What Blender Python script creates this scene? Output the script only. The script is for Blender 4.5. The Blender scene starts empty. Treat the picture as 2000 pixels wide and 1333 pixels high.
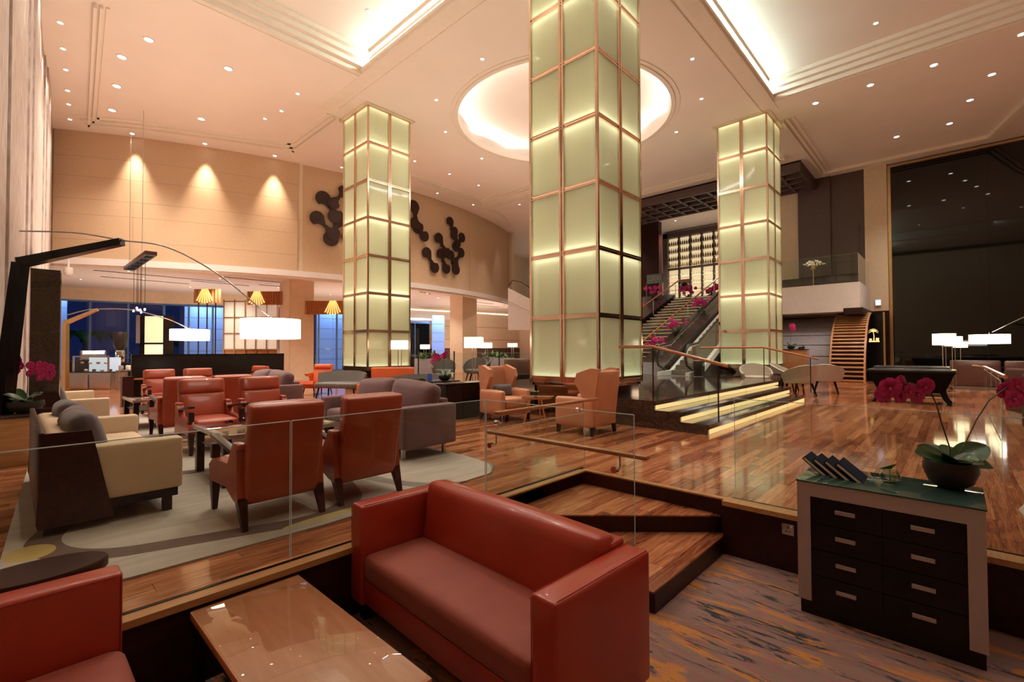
import bpy, bmesh, math, random
from mathutils import Vector, Matrix
random.seed(7)
SC = bpy.context.scene
COL = SC.collection
PI = math.pi
R = math.radians

# ---------------------------------------------------------------- camera, world, exposure
cd = bpy.data.cameras.new('camera'); cam = bpy.data.objects.new('camera', cd); COL.objects.link(cam)
cd.sensor_width = 36.0; cd.lens = 36.0 * 920.0 / 2000.0; cd.clip_start = .05; cd.clip_end = 400
HEAD, PITCH, ROLL = R(43.2), R(1.1), R(0.2)
Fw = Vector((math.cos(HEAD) * math.cos(PITCH), math.sin(HEAD) * math.cos(PITCH), math.sin(PITCH)))
Rt = Vector((math.sin(HEAD), -math.cos(HEAD), 0))
Up = Rt.cross(Fw)
R3 = Rt * math.cos(ROLL) - Up * math.sin(ROLL); U3 = Up * math.cos(ROLL) + Rt * math.sin(ROLL)
m = Matrix((R3, U3, -Fw)).transposed().to_4x4(); m.translation = Vector((0, 0, 1.29)); cam.matrix_world = m
SC.camera = cam
vs = SC.view_settings
vs.view_transform = 'Standard'; vs.look = 'None'; vs.gamma = 1.0; vs.use_curve_mapping = False
SC.display_settings.display_device = 'sRGB'
vs.exposure = 0.0
SC.cycles.max_bounces = 9; SC.cycles.diffuse_bounces = 5; SC.cycles.glossy_bounces = 4
SC.cycles.transparent_max_bounces = 16; SC.cycles.transmission_bounces = 6
SC.cycles.sample_clamp_indirect = 4.0
SC.cycles.caustics_reflective = False; SC.cycles.caustics_refractive = False
W = bpy.data.worlds.new('dusk'); SC.world = W; W.use_nodes = True
W.node_tree.nodes['Background'].inputs[0].default_value = (.010, .018, .085, 1)
W.node_tree.nodes['Background'].inputs[1].default_value = .6
SPOT_W, LM = 150.0, 3.0

def light(name, kind, loc, energy, color, target=None, size=.1, size_y=None, angle=None, blend=.5, parent=None):
    d = bpy.data.lights.new(name, kind); d.energy = energy * LM; d.color = color
    if kind == 'AREA':
        d.shape = 'RECTANGLE'; d.size = size; d.size_y = size_y or size
    else:
        d.shadow_soft_size = size
    if kind == 'SPOT':
        d.spot_size = angle; d.spot_blend = blend
    o = bpy.data.objects.new(name, d); COL.objects.link(o)
    if parent: o.parent = parent
    o.location = loc
    if target is not None:
        dv = Vector(target) - Vector(loc)
        o.rotation_euler = dv.to_track_quat('-Z', 'Y').to_euler()
    return o

# cool cove strips on the shelves that wash the two raised ceiling trays, and the big soft ceiling coves
COOL = (.74, 1.0, .93)
light('cove_light', 'AREA', (6.80, 5.0, 9.30), 60, COOL, None, 14.2, .05)
light('cove_light', 'AREA', (9.2, 4.14, 9.30), 60, COOL, None, 14.4, .05)
bpy.data.objects['cove_light'].rotation_euler = Vector((-.8, 0, .30)).to_track_quat('-Z', 'Y').to_euler()
bpy.data.objects['cove_light.001'].rotation_euler = Vector((0, -.8, .30)).to_track_quat('-Z', 'Y').to_euler()
# the dome: a ring of uplight hidden behind its lip
for k in range(12):
    a = k * PI / 6
    light('dome_light', 'AREA', (12.75 + 3.5 * math.cos(a), 9.6 + 3.5 * math.sin(a), 9.30), 5, (1, .90, .82), (12.75, 9.6, 9.80), 1.7, .08)
# added fill without fixtures, standing in for light bounced up to the ceilings
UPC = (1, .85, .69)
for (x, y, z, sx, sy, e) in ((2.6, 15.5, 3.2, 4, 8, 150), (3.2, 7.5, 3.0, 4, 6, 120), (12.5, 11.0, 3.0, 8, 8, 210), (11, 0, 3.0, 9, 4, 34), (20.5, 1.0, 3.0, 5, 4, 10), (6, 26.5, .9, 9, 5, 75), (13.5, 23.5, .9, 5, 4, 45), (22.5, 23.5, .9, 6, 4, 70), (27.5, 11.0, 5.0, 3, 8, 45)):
    light('fill_uplight', 'AREA', (x, y, z), e * (.36 if z > 2 else .95), UPC, (x, y, z + 5), sx, sy)

# ---------------------------------------------------------------- helpers
class MB:
    def __init__(s, M=None): s.v = []; s.f = []; s.M = M or Matrix()
    def add(s, vs, fs):
        n = len(s.v); s.v += [tuple(s.M @ Vector(p)) for p in vs]; s.f += [tuple(i + n for i in f) for f in fs]; return s
    def box(s, x0, y0, z0, x1, y1, z1):
        return s.add([(x0,y0,z0),(x1,y0,z0),(x1,y1,z0),(x0,y1,z0),(x0,y0,z1),(x1,y0,z1),(x1,y1,z1),(x0,y1,z1)],
                     [(0,3,2,1),(4,5,6,7),(0,1,5,4),(1,2,6,5),(2,3,7,6),(3,0,4,7)])
    def hexa(s, b, t):  # bottom quad, top quad (ccw from above)
        return s.add(list(b) + list(t), [(0,3,2,1),(4,5,6,7),(0,1,5,4),(1,2,6,5),(2,3,7,6),(3,0,4,7)])
    def rbox(s, c, sz, r=.02, puff=(0,0,0), n=5, taper=None):
        hx, hy, hz = sz[0]/2, sz[1]/2, sz[2]/2; r = min(r, hx, hy, hz)
        def ax(h, k):
            t = [-h, -h + r*.3, -h + r]
            if h > r: t += [-h + r + (2*h - 2*r) * i / k for i in range(1, k)] + [h - r]
            return t + [h - r*.3, h]
        A = [ax(hx, n if (puff[1] or puff[2]) else 1), ax(hy, n if (puff[0] or puff[2]) else 1), ax(hz, n if (puff[0] or puff[1]) else 1)]
        idx = {}; vs = []; fs = []
        def P(x, y, z):
            k = (round(x,5), round(y,5), round(z,5))
            if k in idx: return idx[k]
            q = Vector((x,y,z)); inn = Vector((max(-hx+r,min(hx-r,x)), max(-hy+r,min(hy-r,y)), max(-hz+r,min(hz-r,z))))
            d = q - inn
            if d.length > 1e-9: q = inn + d.normalized() * r
            ux, uy, uz = 1-(x/hx)**2, 1-(y/hy)**2, 1-(z/hz)**2
            q += Vector((puff[0]*(x/hx)*uy*uz, puff[1]*(y/hy)*ux*uz, puff[2]*(z/hz)*ux*uy))
            if taper:
                f = (q.z + hz) / (2*hz); q.x *= 1 + (taper-1)*f; q.y *= 1 + (taper-1)*f
            idx[k] = len(vs); vs.append((q.x+c[0], q.y+c[1], q.z+c[2])); return idx[k]
        for a in range(3):
            u, w = (a+1) % 3, (a+2) % 3
            for sg in (-1, 1):
                fix = A[a][0] if sg < 0 else A[a][-1]
                for i in range(len(A[u])-1):
                    for j in range(len(A[w])-1):
                        q = []
                        for (ii, jj) in ((i,j),(i+1,j),(i+1,j+1),(i,j+1)):
                            p = [0,0,0]; p[a] = fix; p[u] = A[u][ii]; p[w] = A[w][jj]; q.append(P(*p))
                        if sg < 0: q.reverse()
                        if len(set(q)) > 2: fs.append(tuple(q))
        return s.add(vs, fs)
    def cyl(s, p0, p1, r0, r1=None, n=16, caps=True):
        return s.tube([p0, p1], [r0, r0 if r1 is None else r1], n, caps)
    def tube(s, pts, r, n=8, caps=True):
        pts = [Vector(p) for p in pts]; rs = r if isinstance(r, (list, tuple)) else [r]*len(pts)
        vs = []; fs = []; t0 = (pts[1]-pts[0]).normalized()
        up = Vector((0,0,1)) if abs(t0.z) < .9 else Vector((1,0,0)); a = t0.cross(up).normalized()
        for i, p in enumerate(pts):
            t = (pts[min(i+1,len(pts)-1)] - pts[max(i-1,0)]).normalized()
            a = (a - t*a.dot(t)).normalized(); b = t.cross(a)
            for k in range(n):
                w = 2*PI*k/n; vs.append(p + (a*math.cos(w) + b*math.sin(w))*rs[i])
        for i in range(len(pts)-1):
            for k in range(n):
                q = i*n+k; z = i*n+(k+1)%n; fs.append((q, z, z+n, q+n))
        if caps: fs.append(tuple(range(n))[::-1]); fs.append(tuple(range((len(pts)-1)*n, len(pts)*n)))
        return s.add(vs, fs)
    def lathe(s, prof, c=(0,0,0), n=24, sy=1.0, a0=0, a1=2*PI):
        full = abs(a1-a0-2*PI) < 1e-6; m = n if full else n+1; vs = []; fs = []
        for (r, z) in prof:
            for k in range(m):
                w = a0 + (a1-a0)*k/n; vs.append((c[0]+r*math.cos(w), c[1]+r*math.sin(w)*sy, c[2]+z))
        for i in range(len(prof)-1):
            for k in range(n):
                a = i*m+k; b = i*m+(k+1)%m; fs.append((a, b, b+m, a+m))
        return s.add(vs, fs)
    def prism(s, poly, z0, z1):
        n = len(poly); vs = [(x,y,z0) for x,y in poly] + [(x,y,z1) for x,y in poly]
        return s.add(vs, [tuple(range(n))[::-1], tuple(range(n,2*n))] + [(i,(i+1)%n,(i+1)%n+n,i+n) for i in range(n)])
    def extr(s, poly, axis, a, b):  # polygon in the two other axes, extruded along axis
        n = len(poly); o = {'x': lambda p,t: (t,p[0],p[1]), 'y': lambda p,t: (p[0],t,p[1]), 'z': lambda p,t: (p[0],p[1],t)}[axis]
        vs = [o(p,a) for p in poly] + [o(p,b) for p in poly]
        return s.add(vs, [tuple(range(n))[::-1], tuple(range(n,2*n))] + [(i,(i+1)%n,(i+1)%n+n,i+n) for i in range(n)])
    def sheet(s, fn, nu, nv, th=0.0):
        P = [[Vector(fn(i/nu, j/nv)) for j in range(nv+1)] for i in range(nu+1)]
        vs = [p for row in P for p in row]; fs = []
        g = lambda i,j: i*(nv+1)+j
        for i in range(nu):
            for j in range(nv): fs.append((g(i,j), g(i+1,j), g(i+1,j+1), g(i,j+1)))
        if th:
            N = len(vs); off = []
            for i in range(nu+1):
                for j in range(nv+1):
                    du = P[min(i+1,nu)][j]-P[max(i-1,0)][j]; dv = P[i][min(j+1,nv)]-P[i][max(j-1,0)]
                    nn = du.cross(dv); nn = nn.normalized() if nn.length > 1e-9 else Vector((0,0,1)); off.append(P[i][j]-nn*th)
            vs = vs + off; fs += [tuple(q+N for q in f)[::-1] for f in fs]
            for i in range(nu):
                fs.append((g(i,0), g(i,0)+N, g(i+1,0)+N, g(i+1,0))); fs.append((g(i+1,nv), g(i+1,nv)+N, g(i,nv)+N, g(i,nv)))
            for j in range(nv):
                fs.append((g(0,j+1), g(0,j+1)+N, g(0,j)+N, g(0,j))); fs.append((g(nu,j), g(nu,j)+N, g(nu,j+1)+N, g(nu,j+1)))
        return s.add(vs, fs)
    def mesh(s, name, mat, smooth=None):
        me = bpy.data.meshes.new(name); me.from_pydata(s.v, [], s.f); me.update()
        bm = bmesh.new(); bm.from_mesh(me); bmesh.ops.recalc_face_normals(bm, faces=bm.faces); bm.to_mesh(me); bm.free()
        if mat: me.materials.append(mat)
        if smooth is not None:
            me.shade_smooth(); me.set_sharp_from_angle(angle=R(smooth))
        return me
    def build(s, name, mat, parent=None, smooth=None, loc=None, rot=None):
        o = bpy.data.objects.new(name, s.mesh(name, mat, smooth)); COL.objects.link(o)
        if parent: o.parent = parent
        if loc: o.location = loc
        if rot: o.rotation_euler = rot
        return o

def tag(o, label=None, cat=None, group=None, kind=None):
    if label: o['label'] = label
    if cat: o['category'] = cat
    if group: o['group'] = group
    if kind: o['kind'] = kind
    return o
def thing(name, label, cat, loc=(0,0,0), rz=0, group=None):
    o = bpy.data.objects.new(name, None); COL.objects.link(o); o.empty_display_size = .1
    o.location = loc; o.rotation_euler = (0,0,rz); return tag(o, label, cat, group)
def struct(name, mb, mat, parent=None, smooth=None):
    o = mb.build(name, mat, parent, smooth)
    if not parent: o['kind'] = 'structure'
    return o
def kids(o): return [c for c in ALL() if c.parent == o]
def ALL(): return list(COL.objects)
def copy_tree(o, parent=None):
    c = o.copy(); COL.objects.link(c); c.parent = parent
    for ch in list(o.children): copy_tree(ch, c)
    return c
def dup(root, loc, rz, label, group=None):
    c = copy_tree(root); c.location = loc; c.rotation_euler = (0,0,rz); c['label'] = label
    if group: c['group'] = group
    return c
def inst(name, me, parent, loc=(0,0,0), rot=(0,0,0), scale=None):
    o = bpy.data.objects.new(name, me); COL.objects.link(o); o.parent = parent; o.location = loc; o.rotation_euler = rot
    if scale: o.scale = scale
    return o

# ---------------------------------------------------------------- materials
class NT:
    def __init__(s, name):
        s.m = bpy.data.materials.new(name); s.m.use_nodes = True; s.t = s.m.node_tree; s.b = s.t.nodes['Principled BSDF']; s.out = s.t.nodes['Material Output']
    def n(s, typ, **kw):
        o = s.t.nodes.new(typ)
        for k, v in kw.items():
            if k in ('op', 'operation'): o.operation = v
            else: setattr(o, k, v)
        return o
    def l(s, a, b): s.t.links.new(a, b)
    def math(s, op, a, b=None):
        o = s.n('ShaderNodeMath', operation=op)
        for i, x in enumerate((a, b)):
            if x is None: continue
            if isinstance(x, (int, float)): o.inputs[i].default_value = x
            else: s.l(x, o.inputs[i])
        return o.outputs[0]
    def pos(s, obj=False):
        if obj: return s.n('ShaderNodeTexCoord').outputs['Object']
        return s.n('ShaderNodeNewGeometry').outputs['Position']
    def mapping(s, v, scale=(1,1,1), rot=(0,0,0)):
        o = s.n('ShaderNodeMapping'); o.inputs['Scale'].default_value = scale; o.inputs['Rotation'].default_value = rot; s.l(v, o.inputs['Vector']); return o.outputs[0]
    def noise(s, v, scale, detail=4, dist=0, rough=.5):
        o = s.n('ShaderNodeTexNoise'); o.inputs['Scale'].default_value = scale; o.inputs['Detail'].default_value = detail
        o.inputs['Distortion'].default_value = dist; o.inputs['Roughness'].default_value = rough
        if v is not None: s.l(v, o.inputs['Vector'])
        return o.outputs['Fac']
    def ramp(s, fac, stops):
        o = s.n('ShaderNodeValToRGB'); cr = o.color_ramp
        while len(cr.elements) < len(stops): cr.elements.new(.5)
        for e, (p, c) in zip(cr.elements, stops): e.position = p; e.color = (*c, 1)
        s.l(fac, o.inputs[0]); return o.outputs[0]
    def mix(s, fac, a, b):
        o = s.n('ShaderNodeMix', data_type='RGBA')
        for i, x in ((0, fac), (6, a), (7, b)):
            if isinstance(x, (int, float)): o.inputs[i].default_value = x
            elif isinstance(x, tuple): o.inputs[i].default_value = (*x, 1)
            else: s.l(x, o.inputs[i])
        return o.outputs[2]
    def bump(s, h, st, d=.01):
        o = s.n('ShaderNodeBump'); o.inputs['Strength'].default_value = st; o.inputs['Distance'].default_value = d
        s.l(h, o.inputs['Height']); s.l(o.outputs[0], s.b.inputs['Normal']); return o
    def base(s, c, rough=.5, metal=0, spec=.5, coat=0, sheen=0):
        if isinstance(c, tuple): s.b.inputs['Base Color'].default_value = (*c, 1)
        else: s.l(c, s.b.inputs['Base Color'])
        s.b.inputs['Roughness'].default_value = rough; s.b.inputs['Metallic'].default_value = metal
        s.b.inputs['Specular IOR Level'].default_value = spec; s.b.inputs['Coat Weight'].default_value = coat; s.b.inputs['Coat Roughness'].default_value = .05
        s.b.inputs['Sheen Weight'].default_value = sheen
        return s.m

def plain(name, c, rough=.5, metal=0, var=.12, scale=6, bump=0, bscale=200, spec=.5, coat=0, sheen=0):
    t = NT(name); p = t.pos(); f = t.noise(p, scale)
    col = t.ramp(f, [(.3, tuple(x*(1-var) for x in c)), (.7, tuple(min(1, x*(1+var)) for x in c))])
    if bump: t.bump(t.noise(p, bscale, 2), bump, .004)
    return t.base(col, rough, metal, spec, coat, sheen)
def grain(name, c0, c1, rough=.35, axis='x', scale=3, stretch=14, coat=0, bump=.0, obj=True, spec=.5):
    t = NT(name); sc = {'x': (1, stretch, stretch), 'y': (stretch, 1, stretch), 'z': (stretch, stretch, 1)}[axis]
    f = t.noise(t.mapping(t.pos(obj), sc), scale, 5, .4, .6)
    if bump: t.bump(f, bump, .004)
    return t.base(t.ramp(f, [(.3, c0), (.7, c1)]), rough, 0, spec, coat)
def emit(name, c, s):
    t = NT(name); t.b.inputs['Emission Color'].default_value = (*c, 1); t.b.inputs['Emission Strength'].default_value = s
    return t.base(tuple(min(.9, x*.8) for x in c), .5)
def glass(name, tint=(.93, .97, .95), refl=1.0, rough=0.0):
    t = NT(name); tr = t.n('ShaderNodeBsdfTransparent'); tr.inputs[0].default_value = (*tint, 1)
    gl = t.n('ShaderNodeBsdfGlossy'); gl.inputs['Roughness'].default_value = rough; gl.inputs[0].default_value = (1,1,1,1)
    fr = t.n('ShaderNodeFresnel'); fr.inputs[0].default_value = 1.5
    gm = t.n('ShaderNodeNewGeometry'); fac = t.math('MULTIPLY', t.math('MULTIPLY', fr.outputs[0], refl), t.math('SUBTRACT', 1.0, gm.outputs['Backfacing']))
    mx = t.n('ShaderNodeMixShader'); t.l(fac, mx.inputs[0]); t.l(tr.outputs[0], mx.inputs[1]); t.l(gl.outputs[0], mx.inputs[2]); t.l(mx.outputs[0], t.out.inputs[0])
    return t.m
def plank_mat():
    t = NT('plank_wood'); p = t.pos(); sx = t.n('ShaderNodeSeparateXYZ'); t.l(p, sx.inputs[0])
    row = t.math('FLOOR', t.math('DIVIDE', sx.outputs[1], PW))
    off = t.math('MULTIPLY', t.math('FRACT', t.math('MULTIPLY', row, .618)), PL)
    colm = t.math('FLOOR', t.math('DIVIDE', t.math('ADD', sx.outputs[0], off), PL))
    cmb = t.n('ShaderNodeCombineXYZ'); t.l(row, cmb.inputs[0]); t.l(colm, cmb.inputs[1])
    wn = t.n('ShaderNodeTexWhiteNoise', noise_dimensions='2D'); t.l(cmb.outputs[0], wn.inputs['Vector'])
    v2 = t.n('ShaderNodeVectorMath', operation='ADD'); t.l(p, v2.inputs[0])
    sc = t.n('ShaderNodeVectorMath', operation='SCALE'); t.l(wn.outputs['Color'], sc.inputs[0]); sc.inputs['Scale'].default_value = 7.0; t.l(sc.outputs[0], v2.inputs[1])
    f = t.noise(t.mapping(v2.outputs[0], (1.2, 14, 14)), 2.2, 6, 1.2, .6)
    f = t.math('ADD', t.math('MULTIPLY', f, .74), t.math('MULTIPLY', wn.outputs['Value'], .30))
    c = t.ramp(f, [(.28, (.12, .034, .017)), (.45, (.29, .092, .042)), (.62, (.48, .185, .085)), (.82, (.64, .32, .17))])
    t.bump(t.noise(p, 1.6, 2), .10, .02)
    return t.base(c, .09, 0, .5, .15)
def carpet_mat():
    t = NT('streaked_carpet'); p = t.pos()
    v = t.mapping(p, (3.4, .5, 1), (0, 0, R(4)))
    b = t.mix(t.noise(v, 2.2, 5, .8), (.16, .10, .09), (.32, .20, .175))
    gold = t.ramp(t.noise(t.mapping(p, (2.2, .55, 1), (0, 0, R(-8))), 1.5, 6, 2.2, .62), [(.54, (0,0,0)), (.59, (1,1,1))])
    b = t.mix(t.math('MULTIPLY', gold, .85), b, (.50, .21, .05))
    pk = t.ramp(t.noise(t.mapping(p, (7, 2.2, 1), (0, 0, R(5))), 6, 8, .6, .8), [(.54, (0,0,0)), (.59, (1,1,1))])
    b = t.mix(t.math('MULTIPLY', pk, .7), b, (.40, .10, .12))
    wh = t.ramp(t.noise(t.mapping(p, (6, 1.1, 1), (0, 0, R(8))), 3.3, 7, 1.0, .75), [(.62, (0,0,0)), (.68, (1,1,1))])
    b = t.mix(t.math('MULTIPLY', wh, .55), b, (.52, .42, .42))
    dk = t.ramp(t.noise(t.mapping(p, (6, .9, 1), (0, 0, R(3))), 2.0, 8, 1.4, .74), [(.56, (0,0,0)), (.60, (1,1,1))])
    b = t.mix(dk, b, (.045, .045, .055))
    t.bump(t.noise(p, 260, 2), .5, .004)
    return t.base(b, .95, 0, .1)
def rug_mat():
    t = NT('rug_pile'); p = t.pos()
    b = t.mix(t.noise(t.mapping(p, (1.2, 7, 1), (0, 0, R(12))), 1.6, 5, .6), (.33, .27, .23), (.53, .455, .40))
    sx = t.n('ShaderNodeSeparateXYZ'); t.l(p, sx.inputs[0])
    yy = t.math('SUBTRACT', t.math('MODULO', t.math('ADD', sx.outputs[1], 5.7), 4.6), 0)   # 3.5 -> 0
    def ell(cx, cy, rx, ry, a, bb):
        d = t.math('SQRT', t.math('ADD', t.math('POWER', t.math('DIVIDE', t.math('SUBTRACT', sx.outputs[0], cx), rx), 2), t.math('POWER', t.math('DIVIDE', t.math('SUBTRACT', yy, cy), ry), 2)))
        return t.math('MULTIPLY', t.math('GREATER_THAN', d, a), t.math('LESS_THAN', d, bb))
    # brown swoosh: the rim of a rotated rounded box
    px_ = t.math('SUBTRACT', sx.outputs[0], 1.30); py_ = t.math('SUBTRACT', yy, 1.28); ca, sa = math.cos(R(17)), math.sin(R(17))
    qx = t.math('SUBTRACT', t.math('ABSOLUTE', t.math('SUBTRACT', t.math('MULTIPLY', px_, ca), t.math('MULTIPLY', py_, sa))), .42)
    qy = t.math('SUBTRACT', t.math('ABSOLUTE', t.math('ADD', t.math('MULTIPLY', px_, sa), t.math('MULTIPLY', py_, ca))), .50)
    d_ = t.math('SQRT', t.math('ADD', t.math('POWER', t.math('MAXIMUM', qx, 0.0), 2), t.math('POWER', t.math('MAXIMUM', qy, 0.0), 2)))
    m1 = t.math('MULTIPLY', t.math('GREATER_THAN', d_, .50), t.math('LESS_THAN', d_, .68))
    m2 = ell(3.2, .9, .9, 1.3, .7, .85)
    gold = ell(.10, .80, .12, .15, 0, 1); gold2 = ell(1.85, .03, .50, .075, 0, 1)
    b = t.mix(m1, b, (.15, .10, .085)); b = t.mix(m2, b, (.22, .19, .17))
    b = t.mix(gold, b, (.46, .33, .13)); b = t.mix(gold2, b, (.48, .38, .18))
    t.bump(t.noise(p, 220, 2), .5, .004)
    return t.base(b, .95, 0, .1)
PW, PL = .105, 1.2
M = dict(
    planks=plank_mat(), carpet=carpet_mat(), rug=rug_mat(),
    ceiling=plain('ceiling_plaster', (.88, .77, .67), .85, var=.03, scale=.5),
    molding=plain('molding_plaster', (.86, .76, .64), .75, var=.02),
    dome=plain('dome_plaster', (.93, .86, .80), .9, var=.02),
    beige=plain('beige_plaster', (.74, .60, .43), .75, var=.04),
    soffit=plain('soffit_plaster', (.78, .70, .64), .85, var=.03),
    white=plain('white_plaster', (.80, .72, .68), .7, var=.03),
    grass=grain('grasscloth', (.52, .345, .21), (.64, .45, .295), .8, 'x', 2.5, 26, obj=False, bump=.15),
    ash=grain('veined_panel', (.36, .28, .25), (.70, .59, .53), .6, 'z', 3.2, 4, obj=False, bump=.2),
    mahog=grain('dark_mahogany', (.014, .004, .0035), (.040, .010, .008), .34, 'x', 2, 12, spec=.25),
    darkwood=grain('dark_stained_wood', (.05, .030, .026), (.12, .072, .062), .5, 'x', 3, 10),
    espresso=plain('espresso_lacquer', (.010, .006, .0055), .3, var=.3, spec=.22),
    matblack=plain('matt_black', (.004, .0035, .0035), .45, var=.2, spec=.10), black=plain('black_lacquer', (.006, .005, .005), .2, var=.2, spec=.25),
    oak=grain('golden_oak', (.36, .17, .065), (.52, .27, .11), .35, 'x', 3, 12, coat=.2),
    walnut=grain('table_veneer', (.44, .15, .065), (.58, .24, .12), .3, 'y', 2.2, 8),
    rail=grain('teak_rail', (.36, .13, .05), (.52, .22, .09), .25, 'x', 3, 10, coat=.4),
    slat=grain('slat_wood', (.42, .19, .085), (.62, .31, .15), .3, 'y', 3, 8, coat=.4),
    redleather=plain('red_leather', (.37, .034, .017), .33, var=.10, scale=3, bump=.12, bscale=160, coat=.15),
    redfabric=plain('red_seat_fabric', (.27, .046, .026), .6, var=.10, scale=4, bump=.35, bscale=500, sheen=.08),
    chairleather=plain('rust_leather', (.36, .058, .024), .36, var=.12, scale=4, bump=.1, bscale=160, coat=.25),
    cream=plain('cream_upholstery', (.62, .47, .31), .6, var=.06, scale=5, bump=.15, bscale=300),
    mauve=plain('mauve_fabric', (.145, .066, .068), .85, var=.12, scale=5, bump=.35, bscale=420, sheen=.2),
    slate=plain('slate_pillow', (.085, .062, .070), .7, var=.15, scale=6, bump=.3, bscale=400, sheen=.3),
    peach=plain('peach_leather', (.58, .27, .15), .45, var=.07, scale=4, bump=.1, bscale=200),
    orange=plain('orange_upholstery', (.55, .10, .025), .5, var=.08, scale=4),
    greyfab=plain('grey_upholstery', (.11, .10, .09), .5, var=.10, scale=4),
    ivory=plain('ivory_upholstery', (.48, .40, .33), .6, var=.06, scale=4),
    brownleather=plain('brown_leather', (.085, .032, .023), .35, var=.1, scale=4, coat=.2),
    marble=None, granite=None,
    copper=plain('rose_gold', (.78, .57, .43), .13, 1, var=.05),
    brass=plain('brushed_brass', (.72, .50, .26), .3, 1, var=.06),
    chrome=plain('chrome', (.80, .78, .76), .10, 1, var=.03),
    steel=plain('brushed_steel', (.48, .46, .45), .3, 1, var=.05),
    mirror=plain('bronze_mirror', (.30, .20, .15), .04, 1, var=.03),
    bar=plain('light_trim', (.80, .80, .78), .4, var=.03),
    silverframe=plain('silver_laminate', (.43, .36, .355), .4, .3, var=.03),
    navy=plain('navy_bookcloth', (.005, .009, .024), .6, var=.15, bump=.2, bscale=500, spec=.12),
    paper=plain('paper', (.72, .66, .58), .8, var=.05),
    leaf=plain('orchid_leaf', (.02, .065, .014), .35, var=.35, scale=20, coat=.2),
    shrub=plain('shrub_leaf', (.09, .22, .05), .5, var=.4, scale=12),
    stem=plain('plant_stem', (.07, .05, .025), .6, var=.3, scale=20),
    petal=plain('magenta_petal', (.50, .015, .17), .5, var=.35, scale=40),
    lip=plain('petal_lip', (.55, .10, .20), .5, var=.2, scale=40),
    bowl=plain('dark_bowl', (.022, .015, .012), .45, var=.3, scale=12),
    soil=plain('potting_bark', (.05, .03, .02), .9, var=.5, scale=60, bump=.6, bscale=90),
    screwmetal=plain('dark_bronze', (.045, .022, .018), .45, .6, var=.2, scale=8),
    teal=plain('back_painted_glass', (.028, .06, .05), .04, 0, var=.06),
    panelglass=None,
    glass=glass('clear_glass'), edge=emit('glass_edge', (.50, .58, .52), .06),  # faint emission paints the bright line along the glass edges
    vaseglass=glass('vase_glass', (.82, .88, .84), 3.0), tableglass=glass('table_glass', (.95, .97, .96), 1.25), nightglass=None,
    shade=emit('lit_shade', (1, .88, .76), 5.0), shadewarm=emit('warm_lit_shade', (1, .80, .50), 3.6),
    led=emit('led_strip', (1, .97, .83), 560.0), steplight=emit('step_strip', (1, .72, .30), .85), stairlight=emit('stair_strip', (1, .80, .45), .20),
    lamp=emit('downlight_lens', (1, .92, .82), 14), spark=emit('small_lamp', (1, .88, .74), 6),
    ledwhite=emit('cove_strip', (1, .93, .82), 1.6), blueglow=emit('glowing_blue_facade', (.22, .35, .80), .42),
    shelflit=emit('backlit_shelf', (1, .80, .48), .62),
    bottle=plain('bottle_glass', (.20, .13, .05), .15, 0, var=.7, scale=3), crystal=plain('crystal_glass', (.75, .72, .62), .1, 0, var=.1),
    darkglass=plain('night_glass', (.003, .004, .004), .03, 0, var=.1, spec=.7),
    grey=plain('grey_panel', (.36, .33, .37), .42, var=.07), greydark=plain('grey_joint', (.03, .03, .035), .6),
    step=plain('escalator_step', (.20, .18, .16), .4, .5, var=.1), rubber=plain('handrail_rubber', (.012, .012, .012), .4),
)
def stone(name, c0, c1, vein, rough, sc):
    t = NT(name); p = t.pos(); n1 = t.noise(t.mapping(p, (1,1,3)), sc, 8, 1.5, .65); n2 = t.noise(t.mapping(p, (1,1,2), (.4,.3,.7)), sc*1.7, 8, 2.5, .7)
    c = t.mix(n1, c0, c1); v = t.ramp(n2, [(.495, (0,0,0)), (.505, (1,1,1)), (.515, (0,0,0))]); c = t.mix(t.math('MULTIPLY', v, .7), c, vein)
    return t.base(c, rough, 0, .6, .3)
M['marble'] = stone('dark_emperador', (.012, .008, .007), (.075, .045, .035), (.30, .20, .14), .08, 2.2)
M['granite'] = stone('dark_granite', (.005, .004, .003), (.045, .026, .018), (.24, .15, .10), .25, 5)
def panel_mat():
    t = NT('frosted_green_glass'); tr = t.n('ShaderNodeBsdfTranslucent'); df = t.n('ShaderNodeBsdfDiffuse'); gl = t.n('ShaderNodeBsdfGlossy')
    f = t.noise(t.mapping(t.pos(), (40, 40, .6)), 1, 3); c = t.mix(f, (.91, .94, .76), (.96, .97, .85))
    t.l(c, tr.inputs[0]); t.l(t.mix(f, (.60, .61, .44), (.68, .69, .52)), df.inputs[0]); gl.inputs['Roughness'].default_value = .06
    m1 = t.n('ShaderNodeMixShader'); m1.inputs[0].default_value = .30; t.l(tr.outputs[0], m1.inputs[1]); t.l(df.outputs[0], m1.inputs[2])
    fr = t.n('ShaderNodeFresnel'); fr.inputs[0].default_value = 1.45
    m2 = t.n('ShaderNodeMixShader'); gm = t.n('ShaderNodeNewGeometry'); t.l(t.math('MULTIPLY', fr.outputs[0], t.math('SUBTRACT', 1.0, gm.outputs['Backfacing'])), m2.inputs[0]); t.l(m1.outputs[0], m2.inputs[1]); t.l(gl.outputs[0], m2.inputs[2]); t.l(m2.outputs[0], t.out.inputs[0])
    return t.m
M['panelglass'] = panel_mat()
# ================================================================ STRUCTURE
SPX, SPY = 4.28, 2.94                      # edges of the sunken pit
def arcy(x, off=0.0):                      # the curved upper wall
    return 41.3 - math.sqrt((22.0 + off)**2 - (x - 13.0)**2)
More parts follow.
